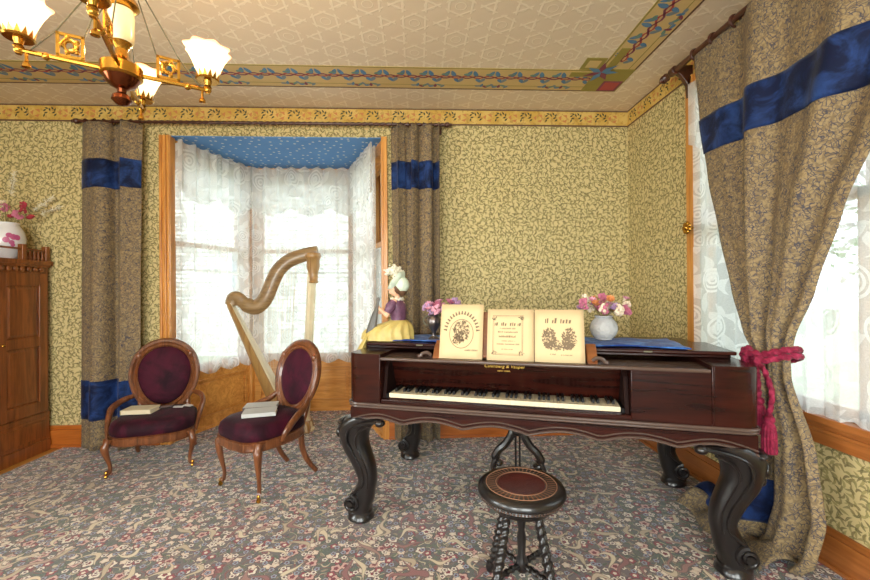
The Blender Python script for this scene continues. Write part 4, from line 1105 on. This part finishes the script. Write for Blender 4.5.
# spectacles case and two cards on the armchair
m = MB(); m.ell((0, 0, .010), (.055, .028, .010), 18, 8); o = m.build('oval_case', M['bk_dark']); o.location = onc(c1, dv, .055, .02, .424); o.rotation_euler = (0, 0, .6); tag(o, 'small dark oval spectacles case beside the book on the low armchair', 'case')
cdm = MB(); cdm.prism(rrect(-.035, .035, -.022, .022, .006, 3), lambda x, y, d: (x, y, d), 0, .0015)
for (x, y, r), lb in (((.135, .03, .3), 'small white card beside the dark case on the low armchair'), ((.20, .045, -.2), 'small white card nearest the arm of the low armchair')):
    o = cdm.build('visiting_card', M['porcelain'], smooth=False); o.location = onc(c1, dv, x, y, .422); o.rotation_euler = (.05, .1, r); tag(o, lb, 'card', 'cards on the armchair')

# ---------------------------------------------------------------- harp
HY = 3.93
hb = on_y(300, 433, HY)
harp = empty('harp', (hb.x, HY, .012), 0, 'gilded concert harp standing in the bay behind the side chair', 'harp')
def hp(u, v, dy=0.0): q = on_y(u, v, HY); return Vector((q.x - hb.x, dy, q.z - .012))
m = MB(); pts = spline([hp(*q) for q in ((318, 252), (306, 254.5), (289.5, 260.5), (278.4, 270.3), (271.5, 284), (265, 299), (256, 307), (246, 304.5), (238, 298), (232.5, 298.5), (231, 305))], 5)
n_ = len(pts); m.tube(pts, [.060 + .012 * math.sin(k / n_ * PI) if k < n_ * .7 else .060 - .012 * (k / n_ - .7) for k in range(n_)], 10, flat=.55); m.build('neck', M['harpneck'], harp)
neck = pts
top = hp(313, 256); bot = Vector((top.x + .0, 0, .10)); bot = Vector((hp(305, 420).x, 0, .10))
m = MB(); ax = bot - top
m.tube([bot + (top - bot) * (k / 10) for k in range(11)], .040, 18, lobes=9, twist=0, amp=.06); m.build('column', M['harpcream'], harp)
m = MB(); R = Matrix.Rotation(0, 3, 'Z')
m.lathe([(.044, -.26), (.050, -.25), (.044, -.24), (.046, -.16), (.060, -.10), (.058, -.04), (.072, -.02), (.078, 0.0), (.070, .025), (.04, .035)], 20, tuple(top), fn=lambda r, a, z: r * (1 + .06 * math.cos(a * 8) * (-.22 < z < -.03)))
m.build('capital', M['harpgold'], harp)
m = MB(); m.lathe([(.085, 0), (.09, .02), (.07, .03), (.065, .07), (.05, .09), (.055, .105), (.046, .12)], 20, (bot.x, 0, 0)); m.build('column_base', M['harpcream'], harp)
m = MB(); m.loft([[(bot.x + .07, -.10, 0), (bot.x + .07, .10, 0), (bot.x - .42, .16, 0), (bot.x - .42, -.16, 0)], [(bot.x + .05, -.08, .10), (bot.x + .05, .08, .10), (bot.x - .38, .14, .14), (bot.x - .38, -.14, .14)]]); m.build('pedal_base', M['harpgold'], harp, bevel=.015)
sA, sB = hp(231.5, 303), Vector((bot.x - .12, 0, .14))
dirb = (sB - sA).normalized(); nb = Vector((dirb.z, 0, -dirb.x))
if nb.x < 0: nb = -nb
rings = []
for k in range(13):
    t = k / 12; p = sA.lerp(sB, t); w = .035 + .085 * t; dp = .05 + .10 * t; ring = []
    for j in range(13): a = PI * j / 12; ring.append(p - nb * (math.sin(a) * dp) + Vector((0, math.cos(a) * w, 0)))
    rings.append(ring)
m = MB(); m.loft(rings); m.build('sound_body', M['harpgold'], harp)
m = MB(); m.grid(4, 20, lambda u, v: tuple(sA.lerp(sB, v) + nb * .004 + Vector((0, (u - .5) * 2 * (.030 + .075 * v), 0)))); m.build('soundboard', M['harpcream'], harp, solid=.006)
NS = 44
for k in range(NS):
    t = (k + 1) / (NS + 1); a = sA.lerp(sB, t * .97) + nb * .006
    # string rises parallel to the column to the neck
    up_ = (top - bot).normalized(); x_at = lambda z: a.x + up_.x / up_.z * (z - a.z)
    best = min(neck, key=lambda q: abs(q.x - x_at(q.z)) if q.z > a.z else 9)
    m = MB(); m.tube([a, Vector((best.x, 0, best.z - .03))], .0014 if k % 7 else .0018, 4, caps=False); m.build('string', M['string'], harp)

# ---------------------------------------------------------------- cabinet with vase
CBX, CBY0, CBY1 = -3.16, 2.70, 3.632
cab = empty('cabinet', (CBX, 0, .0), 0, 'tall dark walnut cabinet with panelled doors and spindle gallery against the wall', 'cabinet')
m = MB(); m.box(-.50, -.0, CBY0, CBY1, .10, 1.56); m.box(-.51, .015, CBY0 - .01, CBY1, .0, .10); m.box(-.505, .010, CBY0 - .005, CBY1, .30, .335); m.box(-.504, .006, CBY0, CBY1, .10, .30); m.build('body', M['cab'], cab, smooth=False, bevel=.005)
dw = (CBY1 - CBY0 - .10) / 2
for k in range(2):
    y0 = CBY0 + .03 + k * (dw + .04); y1 = y0 + dw
    m = MB(); m.box(.0, .018, y0, y0 + .07, .345, 1.50); m.box(0, .018, y1 - .07, y1, .345, 1.50)
    for z0, z1 in ((.345, .44), (.90, .98), (1.40, 1.50)): m.box(0, .018, y0 + .07, y1 - .07, z0, z1)
    d = m.build('door', M['cab'], cab, smooth=False, bevel=.003)
    for z0, z1 in ((.44, .90), (.98, 1.40)):
        p = MB(); p.loft([[(.004, y0 + .07, z0), (.004, y1 - .07, z0), (.004, y1 - .07, z1), (.004, y0 + .07, z1)], [(.014, y0 + .10, z0 + .03), (.014, y1 - .10, z0 + .03), (.014, y1 - .10, z1 - .03), (.014, y0 + .10, z1 - .03)]]); p.build('panel', M['cab'], d, smooth=False)
    kb_ = MB(); kb_.ell((.032, (y1 - .03 if k == 0 else y0 + .03), .94), .012); kb_.build('knob', M['brass'], d)
m = MB(); m.box(.005, .018, CBY0 + .05, CBY1 - .05, .135, .27); m.build('plinth_drawer', M['cab'], cab, smooth=False, bevel=.004)
m = MB(); m.box(-.52, .03, CBY0 - .02, CBY1 + .01, 1.575, 1.61); m.box(-.51, .02, CBY0 - .01, CBY1, 1.555, 1.578)
for k in range(int((CBY1 - CBY0) / .055)): m.ell((.014, CBY0 + .03 + k * .055, 1.535), (.012, .022, .022), 8, 6)
m.build('cornice', M['cab'], cab, bevel=.004)
m = MB(); m.box(-.02, .005, CBY0, CBY1, 1.69, 1.705)
for yy in (CBY0 + .015, CBY1 - .22, CBY1 - .015): m.box(-.028, .012, yy - .018, yy + .018, 1.61, 1.735)
m.box(-.5, -.02, CBY1 - .03, CBY1 - .01, 1.61, 1.69)
m.build('gallery', M['cab'], cab, smooth=False, bevel=.003)
sp = MB(); sp.lathe([(.006, 0), (.012, .02), (.006, .04), (.010, .06), (.005, .08)], 8); spm = sp.mesh('spindle', M['cab'])
for k in range(5): inst('spindle', spm, cab, (-.008, CBY1 - .19 + k * .036, 1.61))
# painted porcelain vase
vq = (-3.325, 3.45, 1.612)
vs = empty('porcelain_vase', vq, 0, 'white porcelain vase painted with pink roses on the cabinet', 'vase')
m = MB(); pr_ = [(.05, 0), (.055, .01), (.085, .05), (.102, .10), (.105, .14), (.096, .19), (.075, .225), (.066, .24), (.074, .25)]; vs.scale = (1.12, 1.12, 1.2)
m.lathe(pr_, 32); m.build('body', M['porcelain'], vs)
rnd = random.Random(5)
def spot(m, a, z, r):
    R0 = .1045 - abs(z - .13) * .12; pts = []
    for k in range(10): t = 2 * PI * k / 10; aa = a + math.cos(t) * r / R0; zz = z + math.sin(t) * r; rr = .1065 - (zz - .13) ** 2 * 2.2; pts.append((math.cos(aa) * rr, math.sin(aa) * rr, zz))
    m.poly(pts)
for a0 in (-.55, .9, -2.2, 2.6):
    m = MB()
    for k in range(7): spot(m, a0 + rnd.uniform(-.3, .3), .13 + rnd.uniform(-.035, .035), rnd.uniform(.010, .020))
    m.build('painted_rose', M['porc_pink'], vs, smooth=False)
bouquet((vq[0], vq[1], vq[2] + .27), 12, .20, .06, .20, ['fl_red', 'fl_rose', 'fl_cream', 'fl_red'], ['dried %s flower in the painted porcelain vase'], 'dried flowers in the porcelain vase', 'flower', 31)
for k, (dx, dy, h) in enumerate(((.20, .16, .26), (.24, .20, .20), (.02, .04, .42))):
    q = empty('pampas_plume', (vq[0], vq[1], vq[2] + .27), 0, 'pale feathery grass plume leaning out of the porcelain vase', 'plume', 'grass plumes in the porcelain vase')
    m = MB(); m.tube([(0, 0, 0), (dx * .4, dy * .4, h * .6), (dx, dy, h)], .002, 5); m.build('stem', M['stem'], q)
    m = MB(); rnd = random.Random(k)
    for j in range(90):
        t = rnd.random(); c = Vector((dx, dy, h)) * (.62 + .45 * t); d_ = Vector((rnd.gauss(dx, .3), rnd.gauss(dy, .3), rnd.gauss(.1, .25))).normalized() * .04; s_ = d_.orthogonal().normalized() * .0022
        m.poly([c - s_, c + d_, c + s_])
    m.build('plume_head', M['plume'], q, smooth=False)

# ---------------------------------------------------------------- curtain rods and drapes
RZ, RY = 2.800, D - .085
rod = empty('curtain_rod', (0, RY, RZ), 0, 'dark rope-twist curtain rod across the bay opening', 'curtain rod')
m = MB(); n = 240; m.tube([(-2.86 + 3.12 * k / n, 0, 0) for k in range(n + 1)], .014, 10, lobes=2, twist=120, amp=.2); m.build('pole', M['rodwood'], rod)
for x, sg in ((-2.86, -1), (.26, 1)): m = MB(); m.ell((x + sg * .02, 0, 0), (.028, .024, .024)); m.ell((x + sg * .05, 0, 0), (.016, .014, .014)); m.build('finial', M['rodwood'], rod)
for x in (-2.80, .215): m = MB(); m.tube([(x, .08, -.01), (x, .02, -.02), (x, 0, -.012)], .012, 8); m.box(x - .02, x + .02, .062, .084, -.06, .03); m.build('bracket', M['rodwood'], rod)
rgm = MB(); rgm.tube([(0, math.cos(t) * .024, math.sin(t) * .024 - .006) for t in [2 * PI * k / 16 for k in range(16)]], .005, 6, closed=True); rgm = rgm.mesh('ring', M['rodwood'])
for k in range(7): inst('ring', rgm, rod, (-2.80 + .075 * k, 0, 0))
for k in range(7): inst('ring', rgm, rod, (-.20 + .068 * k, 0, 0))
def drape(name, label, x0t, x1t, x0b, x1b, ztop, zbot, folds, bands, seed, amp=.040):
    o = empty(name, (0, 0, 0), 0, label, 'drape')
    rnd = random.Random(seed); ph = [rnd.uniform(0, 6) for _ in range(4)]
    def S(u, z, off=0.0):
        t = (ztop - z) / (ztop - zbot)
        x = (x0t + (x1t - x0t) * u) * (1 - t) + (x0b + (x1b - x0b) * u) * t
        a = amp * (.75 + .35 * t)
        w = math.sin(u * folds * 2 * PI + ph[0] + .4 * math.sin(3 * t + ph[1])) + .45 * math.sin(u * folds * 3.3 * PI + ph[2] + t * 1.2)
        return (x + .012 * math.sin(u * folds * 4 * PI + ph[3]), RY - .030 + a * w * .62 - off, z)
    m = MB(); m.grid(110, 40, lambda u, v: S(u, ztop + (zbot - ztop) * v)); m.build('fabric', M['drape'], o, solid=.006)
    for za, zb in bands:
        m = MB(); m.grid(110, 10, lambda u, v: S(u, za + (zb - za) * v, .007)); m.build('velvet_band', M['bluevelvet'], o, solid=.006)
    return o
drape('window_drape', 'brown damask drape with blue velvet bands left of the bay, behind the armchair', -2.84, -2.34, -2.86, -2.36, RZ - .022, .03, 1.9, ((2.465, 2.225), (.60, .275)), 3, .088)
drape('window_drape', 'brown damask drape with blue velvet bands right of the bay, behind the figurine', -.205, .215, -.19, .20, RZ - .022, .03, 3.5, ((2.465, 2.225), (.60, .275)), 8, .062)

# right window rod
RX_, RZ2 = 1.83, 2.872
rod2 = empty('curtain_rod', (RX_, 0, RZ2), 0, 'thick mahogany curtain pole with rings over the side window', 'curtain rod')
m = MB(); m.tube([(0, .3, 0), (0, 2.86, 0)], .019, 14); m.build('pole', M['rodwood'], rod2)
m = MB(); m.lathe([(.018, 0), (.03, .012), (.02, .03), (.03, .045), (.026, .06), (.008, .075), (.012, .085), (.004, .10)], 16, (0, 2.86, 0), R=Matrix.Rotation(-PI / 2, 3, 'X')); m.build('finial', M['rodwood'], rod2)
m = MB(); m.prism([(.0, .02), (.02, -.02), (.05, -.04), (.09, -.10), (.10, -.19), (.13, -.19), (.13, .04), (.03, .035)], lambda k, z, d: (k, 2.79 + d, z), -.018, .018)
m.tube([(0, 2.765, 0), (0, 2.815, 0)], .030, 14); m.build('bracket', M['rodwood'], rod2, bevel=.004)
rg2 = MB(); rg2.tube([(math.cos(t) * .033, 0, math.sin(t) * .033 - .012) for t in [2 * PI * k / 20 for k in range(20)]], .008, 8, closed=True); rg2m = rg2.mesh('ring', M['rodwood'])
for k in range(9): inst('ring', rg2m, rod2, (0, 2.565 - .165 * k, 0))

# tied-back side drape
import bisect
def lerp_tab(tab, z):
    if z >= tab[0][0]: return tab[0][1:]
    for a, b in zip(tab, tab[1:]):
        if z >= b[0]:
            t = (a[0] - z) / (a[0] - b[0]); t = t * t * (3 - 2 * t) * .35 + t * .65
            return tuple(p + (q - p) * t for p, q in zip(a[1:], b[1:]))
    return tab[-1][1:]
# z: far edge y, near edge y, x of cloth, fold amplitude
TAB = [(2.84, 2.56, 1.16, 1.83, .045), (2.40, 2.50, 1.30, 1.82, .055), (2.0, 2.415, 1.47, 1.81, .055), (1.66, 2.31, 1.62, 1.80, .055), (1.32, 2.20, 1.735, 1.79, .055), (1.10, 2.10, 1.82, 1.77, .050), (.99, 2.035, 1.845, 1.77, .045), (.90, 2.045, 1.84, 1.77, .05), (.60, 2.12, 1.72, 1.77, .065), (.30, 2.20, 1.675, 1.77, .075), (.10, 2.27, 1.71, 1.76, .085), (.03, 2.30, 1.76, 1.74, .09)]
td = empty('tied_drape', (0, 0, 0), 0, 'large brown damask drape tied back at the side window with a crimson rope', 'drape')
def SD(u, z, off=0.0):
    y0, y1, x, a = lerp_tab(TAB, z); y = y0 + (y1 - y0) * u
    w = math.sin(u * 2 * PI * 3.2 + .6 + .5 * math.sin(z * 2)) + .5 * math.sin(u * 2 * PI * 5.3 + 1.9)
    e = .6 + .4 * math.sin(min(1, max(0, u)) * PI)
    return (x - a * w * .55 * e - off - .03 * math.sin(u * PI), y, z)
m = MB(); m.grid(130, 90, lambda u, v: SD(u, 2.84 - 2.81 * v)); m.build('fabric', M['drape'], td, solid=.007)
m = MB(); m.grid(130, 12, lambda u, v: SD(u, 2.395 - v * .225 - .025 * u * v, .008)); m.build('velvet_band', M['bluevelvet'], td, solid=.006)
m = MB(); m.grid(60, 12, lambda u, v: SD(u * .50, .37 - v * .24, .010)); m.build('velvet_band', M['bluevelvet'], td, solid=.006)
# folds of the hem spread on the floor
def pool(u, v):
    x = 1.74 - .16 * v + .03 * math.sin(u * 9); y = 1.82 + .62 * u; h = .085 * math.sin(min(1, v * 1.0) * PI) * (.6 + .4 * math.sin(u * 14)) + .02
    return (x + .06 * (1 - v), y, max(.018, h))
m = MB(); m.grid(40, 14, pool); m.build('hem_fold', M['drape'], td, solid=.006)
def pool2(u, v):
    x = 1.71 + .16 * u + .02 * math.sin(v * 8); y = 2.50 - .22 * v; return (x, y, .03 + .085 * math.sin(u * PI) * (.7 + .3 * math.sin(v * 9)) + .02 * u)
m = MB(); m.grid(24, 16, pool2); m.build('velvet_band', M['bluevelvet'], td, solid=.006)
# rope tie with tassels
tie = empty('rope_tieback', (1.765, 1.94, .985), 0, 'crimson twisted rope tieback with two tassels knotted round the drape', 'tieback')
def rope(m, pts, r): p = spline(pts, 14); m.tube(p, r, 10, lobes=3, twist=150, amp=.22)
m = MB()
lp = [(math.cos(t) * .085 - .005, math.sin(t) * .115, .02 * math.sin(t + .2) + .012 - .065 * math.sin(t)) for t in [2 * PI * k / 16 for k in range(17)]]
rope(m, lp, .015); rope(m, [(x * 1.05, y * 1.02, z - .030) for x, y, z in lp], .015); m.build('rope_loop', M['rope'], tie)
m = MB(); rope(m, [(-.085, -.04, .0), (-.115, -.02, .03), (-.12, .02, .015), (-.115, .03, -.03), (-.11, -.01, -.045), (-.12, -.045, -.02), (-.11, -.04, .02)], .015); rope(m, [(-.10, -.01, .02), (-.12, .01, .05), (-.12, .04, .03), (-.11, .05, -.01), (-.11, .02, -.03)], .013); m.build('knot', M['rope'], tie)
for pts in ([(-.11, -.03, -.02), (-.12, -.045, -.08), (-.12, -.05, -.14), (-.12, -.05, -.20)], [(-.11, -.05, -.02), (-.13, -.10, -.05), (-.13, -.135, -.14), (-.13, -.12, -.24), (-.13, -.118, -.27)]):
    m = MB(); rope(m, pts, .011); m.build('rope_end', M['rope'], tie); e = pts[-1]
    m = MB(); m.lathe([(.010, .025), (.022, .015), (.024, 0), (.018, -.012), (.024, -.025), (.028, -.06), (.030, -.15), (.026, -.152)], 30, e, fn=lambda r, a, z: r * (1 + .07 * math.cos(a * 15) * (z < -.015))); m.build('tassel', M['rope'], tie)
hb_ = empty('brass_holdback', (XR - .03, 2.735, 1.755), 0, 'small gilt floral holdback on the side window casing', 'holdback')
m = MB(); m.tube([(.028, 0, 0), (-.05, 0, 0)], .007, 8); m.build('stem', M['brass'], hb_)
m = MB()
for k in range(7): a = 2 * PI * k / 7; m.ell((-.055, math.cos(a) * .028, math.sin(a) * .028), (.010, .018, .018), 8, 6)
m.ell((-.06, 0, 0), (.014, .018, .018)); m.build('rosette', M['brass'], hb_)

# ---------------------------------------------------------------- lace curtains
def lace(T, L, ztop, zval, zmid, zbot, label, seed, k0=.065, margin=.0):
    o = empty('lace_curtain', (0, 0, 0), 0, label, 'lace curtain', 'lace curtains'); rnd = random.Random(seed)
    fo = L / .14; p1, p2 = rnd.uniform(0, 6), rnd.uniform(0, 6)
    def F(u, z, k, sag=0): return T(margin + (L - 2 * margin) * u, k + .012 * math.sin(u * fo * 2 * PI + p1) + .007 * math.sin(u * fo * 3.7 * PI + p2), z)
    sca = lambda u, n, a: a * abs(math.sin(u * n * PI))
    nn = max(24, int(L * 60))
    m = MB(); m.grid(nn, 20, lambda u, v: F(u, ztop + .012 * math.sin(u * fo * 6) * (1 - v) + (zmid - .02 - ztop) * v, k0), us=L, vs_=ztop - zmid); m.build('upper_panel', M['lace'], o)
    m = MB(); m.grid(nn, 14, lambda u, v: F(u, zmid + (zbot - zmid - sca(u, L * 4, .05)) * v, k0 + .004), us=L, vs_=zmid - zbot); m.build('lower_panel', M['lace_low'], o)
    m = MB(); m.grid(nn, 10, lambda u, v: F(u, ztop + .03 + .012 * math.sin(u * fo * 6) * (1 - v) + (zval - ztop - sca(u, L * 2.2, .09)) * v, k0 + .03), us=L, vs_=ztop - zval); m.build('valance', M['lace_val'], o)
    return o
lbl = ['white lace curtain on the angled bay window beside the armchair', 'white lace curtain on the middle bay window behind the harp', 'white lace curtain on the angled bay window beside the figurine']
for i, (T, L) in enumerate(bays): lace(T, L, 2.655, 2.22, 1.55, .60, lbl[i], i + 1, margin=.02 if i != 1 else .035)
lace(TR, 0, 0, 0, 0, 0, '', 1) if False else None
lace(lambda u, k, z: (XR - k + .03, WY1 - u, z), WY1 - WY0, 2.72, 2.30, 1.62, .735, 'long white lace curtain on the side window behind the tied drape', 9, k0=.06)

# ---------------------------------------------------------------- chandelier
CHX, CHY, CHZ = -1.07, 1.53, 2.14
ch = empty('chandelier', (CHX, CHY, 0), 0, 'brass gasolier chandelier with ruffled pink-edged glass shades hanging from the ceiling', 'chandelier')
m = MB(); m.lathe([(.004, CHZ - .125), (.022, CHZ - .12), (.038, CHZ - .105), (.034, CHZ - .09), (.016, CHZ - .078), (.018, CHZ - .065), (.05, CHZ - .05), (.068, CHZ - .025)], 24); m.build('finial', M['copper'], ch).scale = (.84, .84, 1)
m = MB(); m.lathe([(.068, CHZ - .025), (.078, CHZ - .018), (.078, CHZ + .018), (.070, CHZ + .024), (.055, CHZ + .03), (.03, CHZ + .05), (.022, CHZ + .08), (.034, CHZ + .10), (.040, CHZ + .105)], 28); m.build('hub', M['brass'], ch).scale = (.84, .84, 1)
m = MB(); m.lathe([(.040, CHZ + .105), (.046, CHZ + .115), (.048, CHZ + .20), (.044, CHZ + .225), (.036, CHZ + .23)], 24); m.build('porcelain_column', plain('cream_porcelain', (228, 214, 176), .3, 0, .1, 30), ch).scale = (.84, .84, 1)
m = MB(); m.lathe([(.04, CHZ + .23), (.056, CHZ + .24), (.05, CHZ + .26), (.02, CHZ + .29), (.014, CHZ + .34), (.013, C - .05), (.05, C - .03), (.06, C - .004)], 20); m.build('stem', M['brass'], ch)
shade_m = bpy.data.materials.new('ruffled_glass'); shade_m.use_nodes = True; nt = shade_m.node_tree; b = nt.nodes['Principled BSDF']
uvv = coords(nt); _, _, zz = sep(nt, uvv)
rim = zz.ramp(.115, .150)
col = mixc(nt, rim, (.80, .70, .56), (.72, .26, .18)); nt.links.new(col.s, b.inputs['Base Color']); b.inputs['Roughness'].default_value = .25
b.inputs['Transmission Weight'].default_value = .0
tr = nt.nodes.new('ShaderNodeBsdfTranslucent'); nt.links.new(col.s, tr.inputs[0]); mx = nt.nodes.new('ShaderNodeMixShader'); mx.inputs[0].default_value = .6
nt.links.new(b.outputs[0], mx.inputs[1]); nt.links.new(tr.outputs[0], mx.inputs[2]); nt.links.new(mx.outputs[0], nt.nodes['Material Output'].inputs[0])
sh = MB(); sh.lathe([(.040, 0), (.048, .02), (.062, .06), (.076, .10), (.092, .135), (.104, .152)], 48, fn=lambda r, a, z: r * (1 + .10 * (z / .152) ** 2 * math.sin(a * 8)), caps=False)
shm = sh.mesh('shade', shade_m)
hm = MB(); hm.lathe([(.050, -.006), (.056, 0), (.050, .006), (.02, -.004), (.014, -.03), (.02, -.04), (.010, -.05)], 24)
for k in range(14): a = 2 * PI * k / 14; hm.poly([(math.cos(a - .2) * .051, math.sin(a - .2) * .051, .004), (math.cos(a + .2) * .051, math.sin(a + .2) * .051, .004), (math.cos(a) * .060, math.sin(a) * .060, .036)])
hdm = hm.mesh('shade_holder', M['brass'])
bulb_m = bpy.data.materials.new('lit_bulb'); bulb_m.use_nodes = True; bb = bulb_m.node_tree.nodes['Principled BSDF']; bb.inputs['Emission Color'].default_value = (1, .78, .45, 1); bb.inputs['Emission Strength'].default_value = 2.5; bb.inputs['Base Color'].default_value = (1, .9, .7, 1)
bu = MB(); bu.lathe([(.010, .0), (.012, .02), (.026, .05), (.028, .068), (.018, .088), (.003, .094)], 16); bum = bu.mesh('bulb', bulb_m)
for ang, L in ((30, .275), (113, .345), (206, .275), (294, .345)):
    a = math.radians(ang); dx, dy = math.cos(a), math.sin(a); tip = (dx * L, dy * L)
    m = MB(); m.tube([(dx * .06, dy * .06, CHZ), (dx * L, dy * L, CHZ + .004)], .0085, 8); m.ell((dx * L * .75, dy * L * .75, CHZ), (.013, .013, .013)); m.ell((tip[0], tip[1], CHZ + .004), (.014, .014, .014)); m.tube([(tip[0], tip[1], CHZ - .01), (tip[0], tip[1], CHZ + .05)], .009, 8)
    am = m.build('arm', M['brass'], ch)
    m = MB(); vx, vy = dx * L * .93, dy * L * .93; m.tube([(vx, vy, CHZ), (vx, vy, CHZ - .035)], .005, 6); m.lathe([(.004, -.028), (.012, -.04), (.013, -.05), (.004, -.052)], 8, (vx, vy, CHZ)); m.build('gas_key', M['brass'], am)
    for q_ in (inst('shade_holder', hdm, am, (tip[0], tip[1], CHZ + .045)), inst('shade', shm, am, (tip[0], tip[1], CHZ + .048), (0, 0, a)), inst('bulb', bum, am, (tip[0], tip[1], CHZ + .05))): q_.scale = (.78,) * 3
    # pierced square panel standing on the arm
    m = MB(); s0, s1, z0, z1 = L * .38, L * .66, CHZ + .010, CHZ + .095
    PT = lambda s, z, k: (dx * s - dy * k, dy * s + dx * k, z)
    for q in ((s0, s1, z0, z0 + .010), (s0, s1, z1 - .010, z1), (s0, s0 + .010, z0, z1), (s1 - .010, s1, z0, z1)): m.box(q[0], q[1], q[2], q[3], -.003, .003, PT)
    sm_ = (s0 + s1) / 2; zm = (z0 + z1) / 2; w_ = (s1 - s0) * .3
    m.tube([PT(sm_ + math.cos(t) * w_ * (1 - .5 * t / 11), zm + math.sin(t) * .026 * (1 - .5 * t / 11), 0) for t in [k * .45 for k in range(26)]], .005, 6)
    for k in range(5): t = k * 1.26; m.ell(PT(sm_ + math.cos(t) * w_, zm + math.sin(t) * .028, 0), .009, 6, 4)
    m.build('pierced_panel', M['brass'], am)
    m = MB(); m.tube([PT(s1, z1, 0), (dx * .05, dy * .05, CHZ + .33)], .0025, 6); m.tube([PT(s0, z1, 0), (dx * .05, dy * .05, CHZ + .28)], .0025, 6); m.tube([PT(L * .9, CHZ + .01, 0), PT(s1, z1, 0)], .0025, 6); m.build('stay_rod', M['dullbrass'], am)
    li = bpy.data.lights.new('lamp_glow', 'POINT'); li.energy = 3.0; li.color = (1, .72, .40); li.shadow_soft_size = .03
    lo = bpy.data.objects.new('lamp_glow', li); COL.objects.link(lo); lo.location = (CHX + tip[0], CHY + tip[1], CHZ + .19)
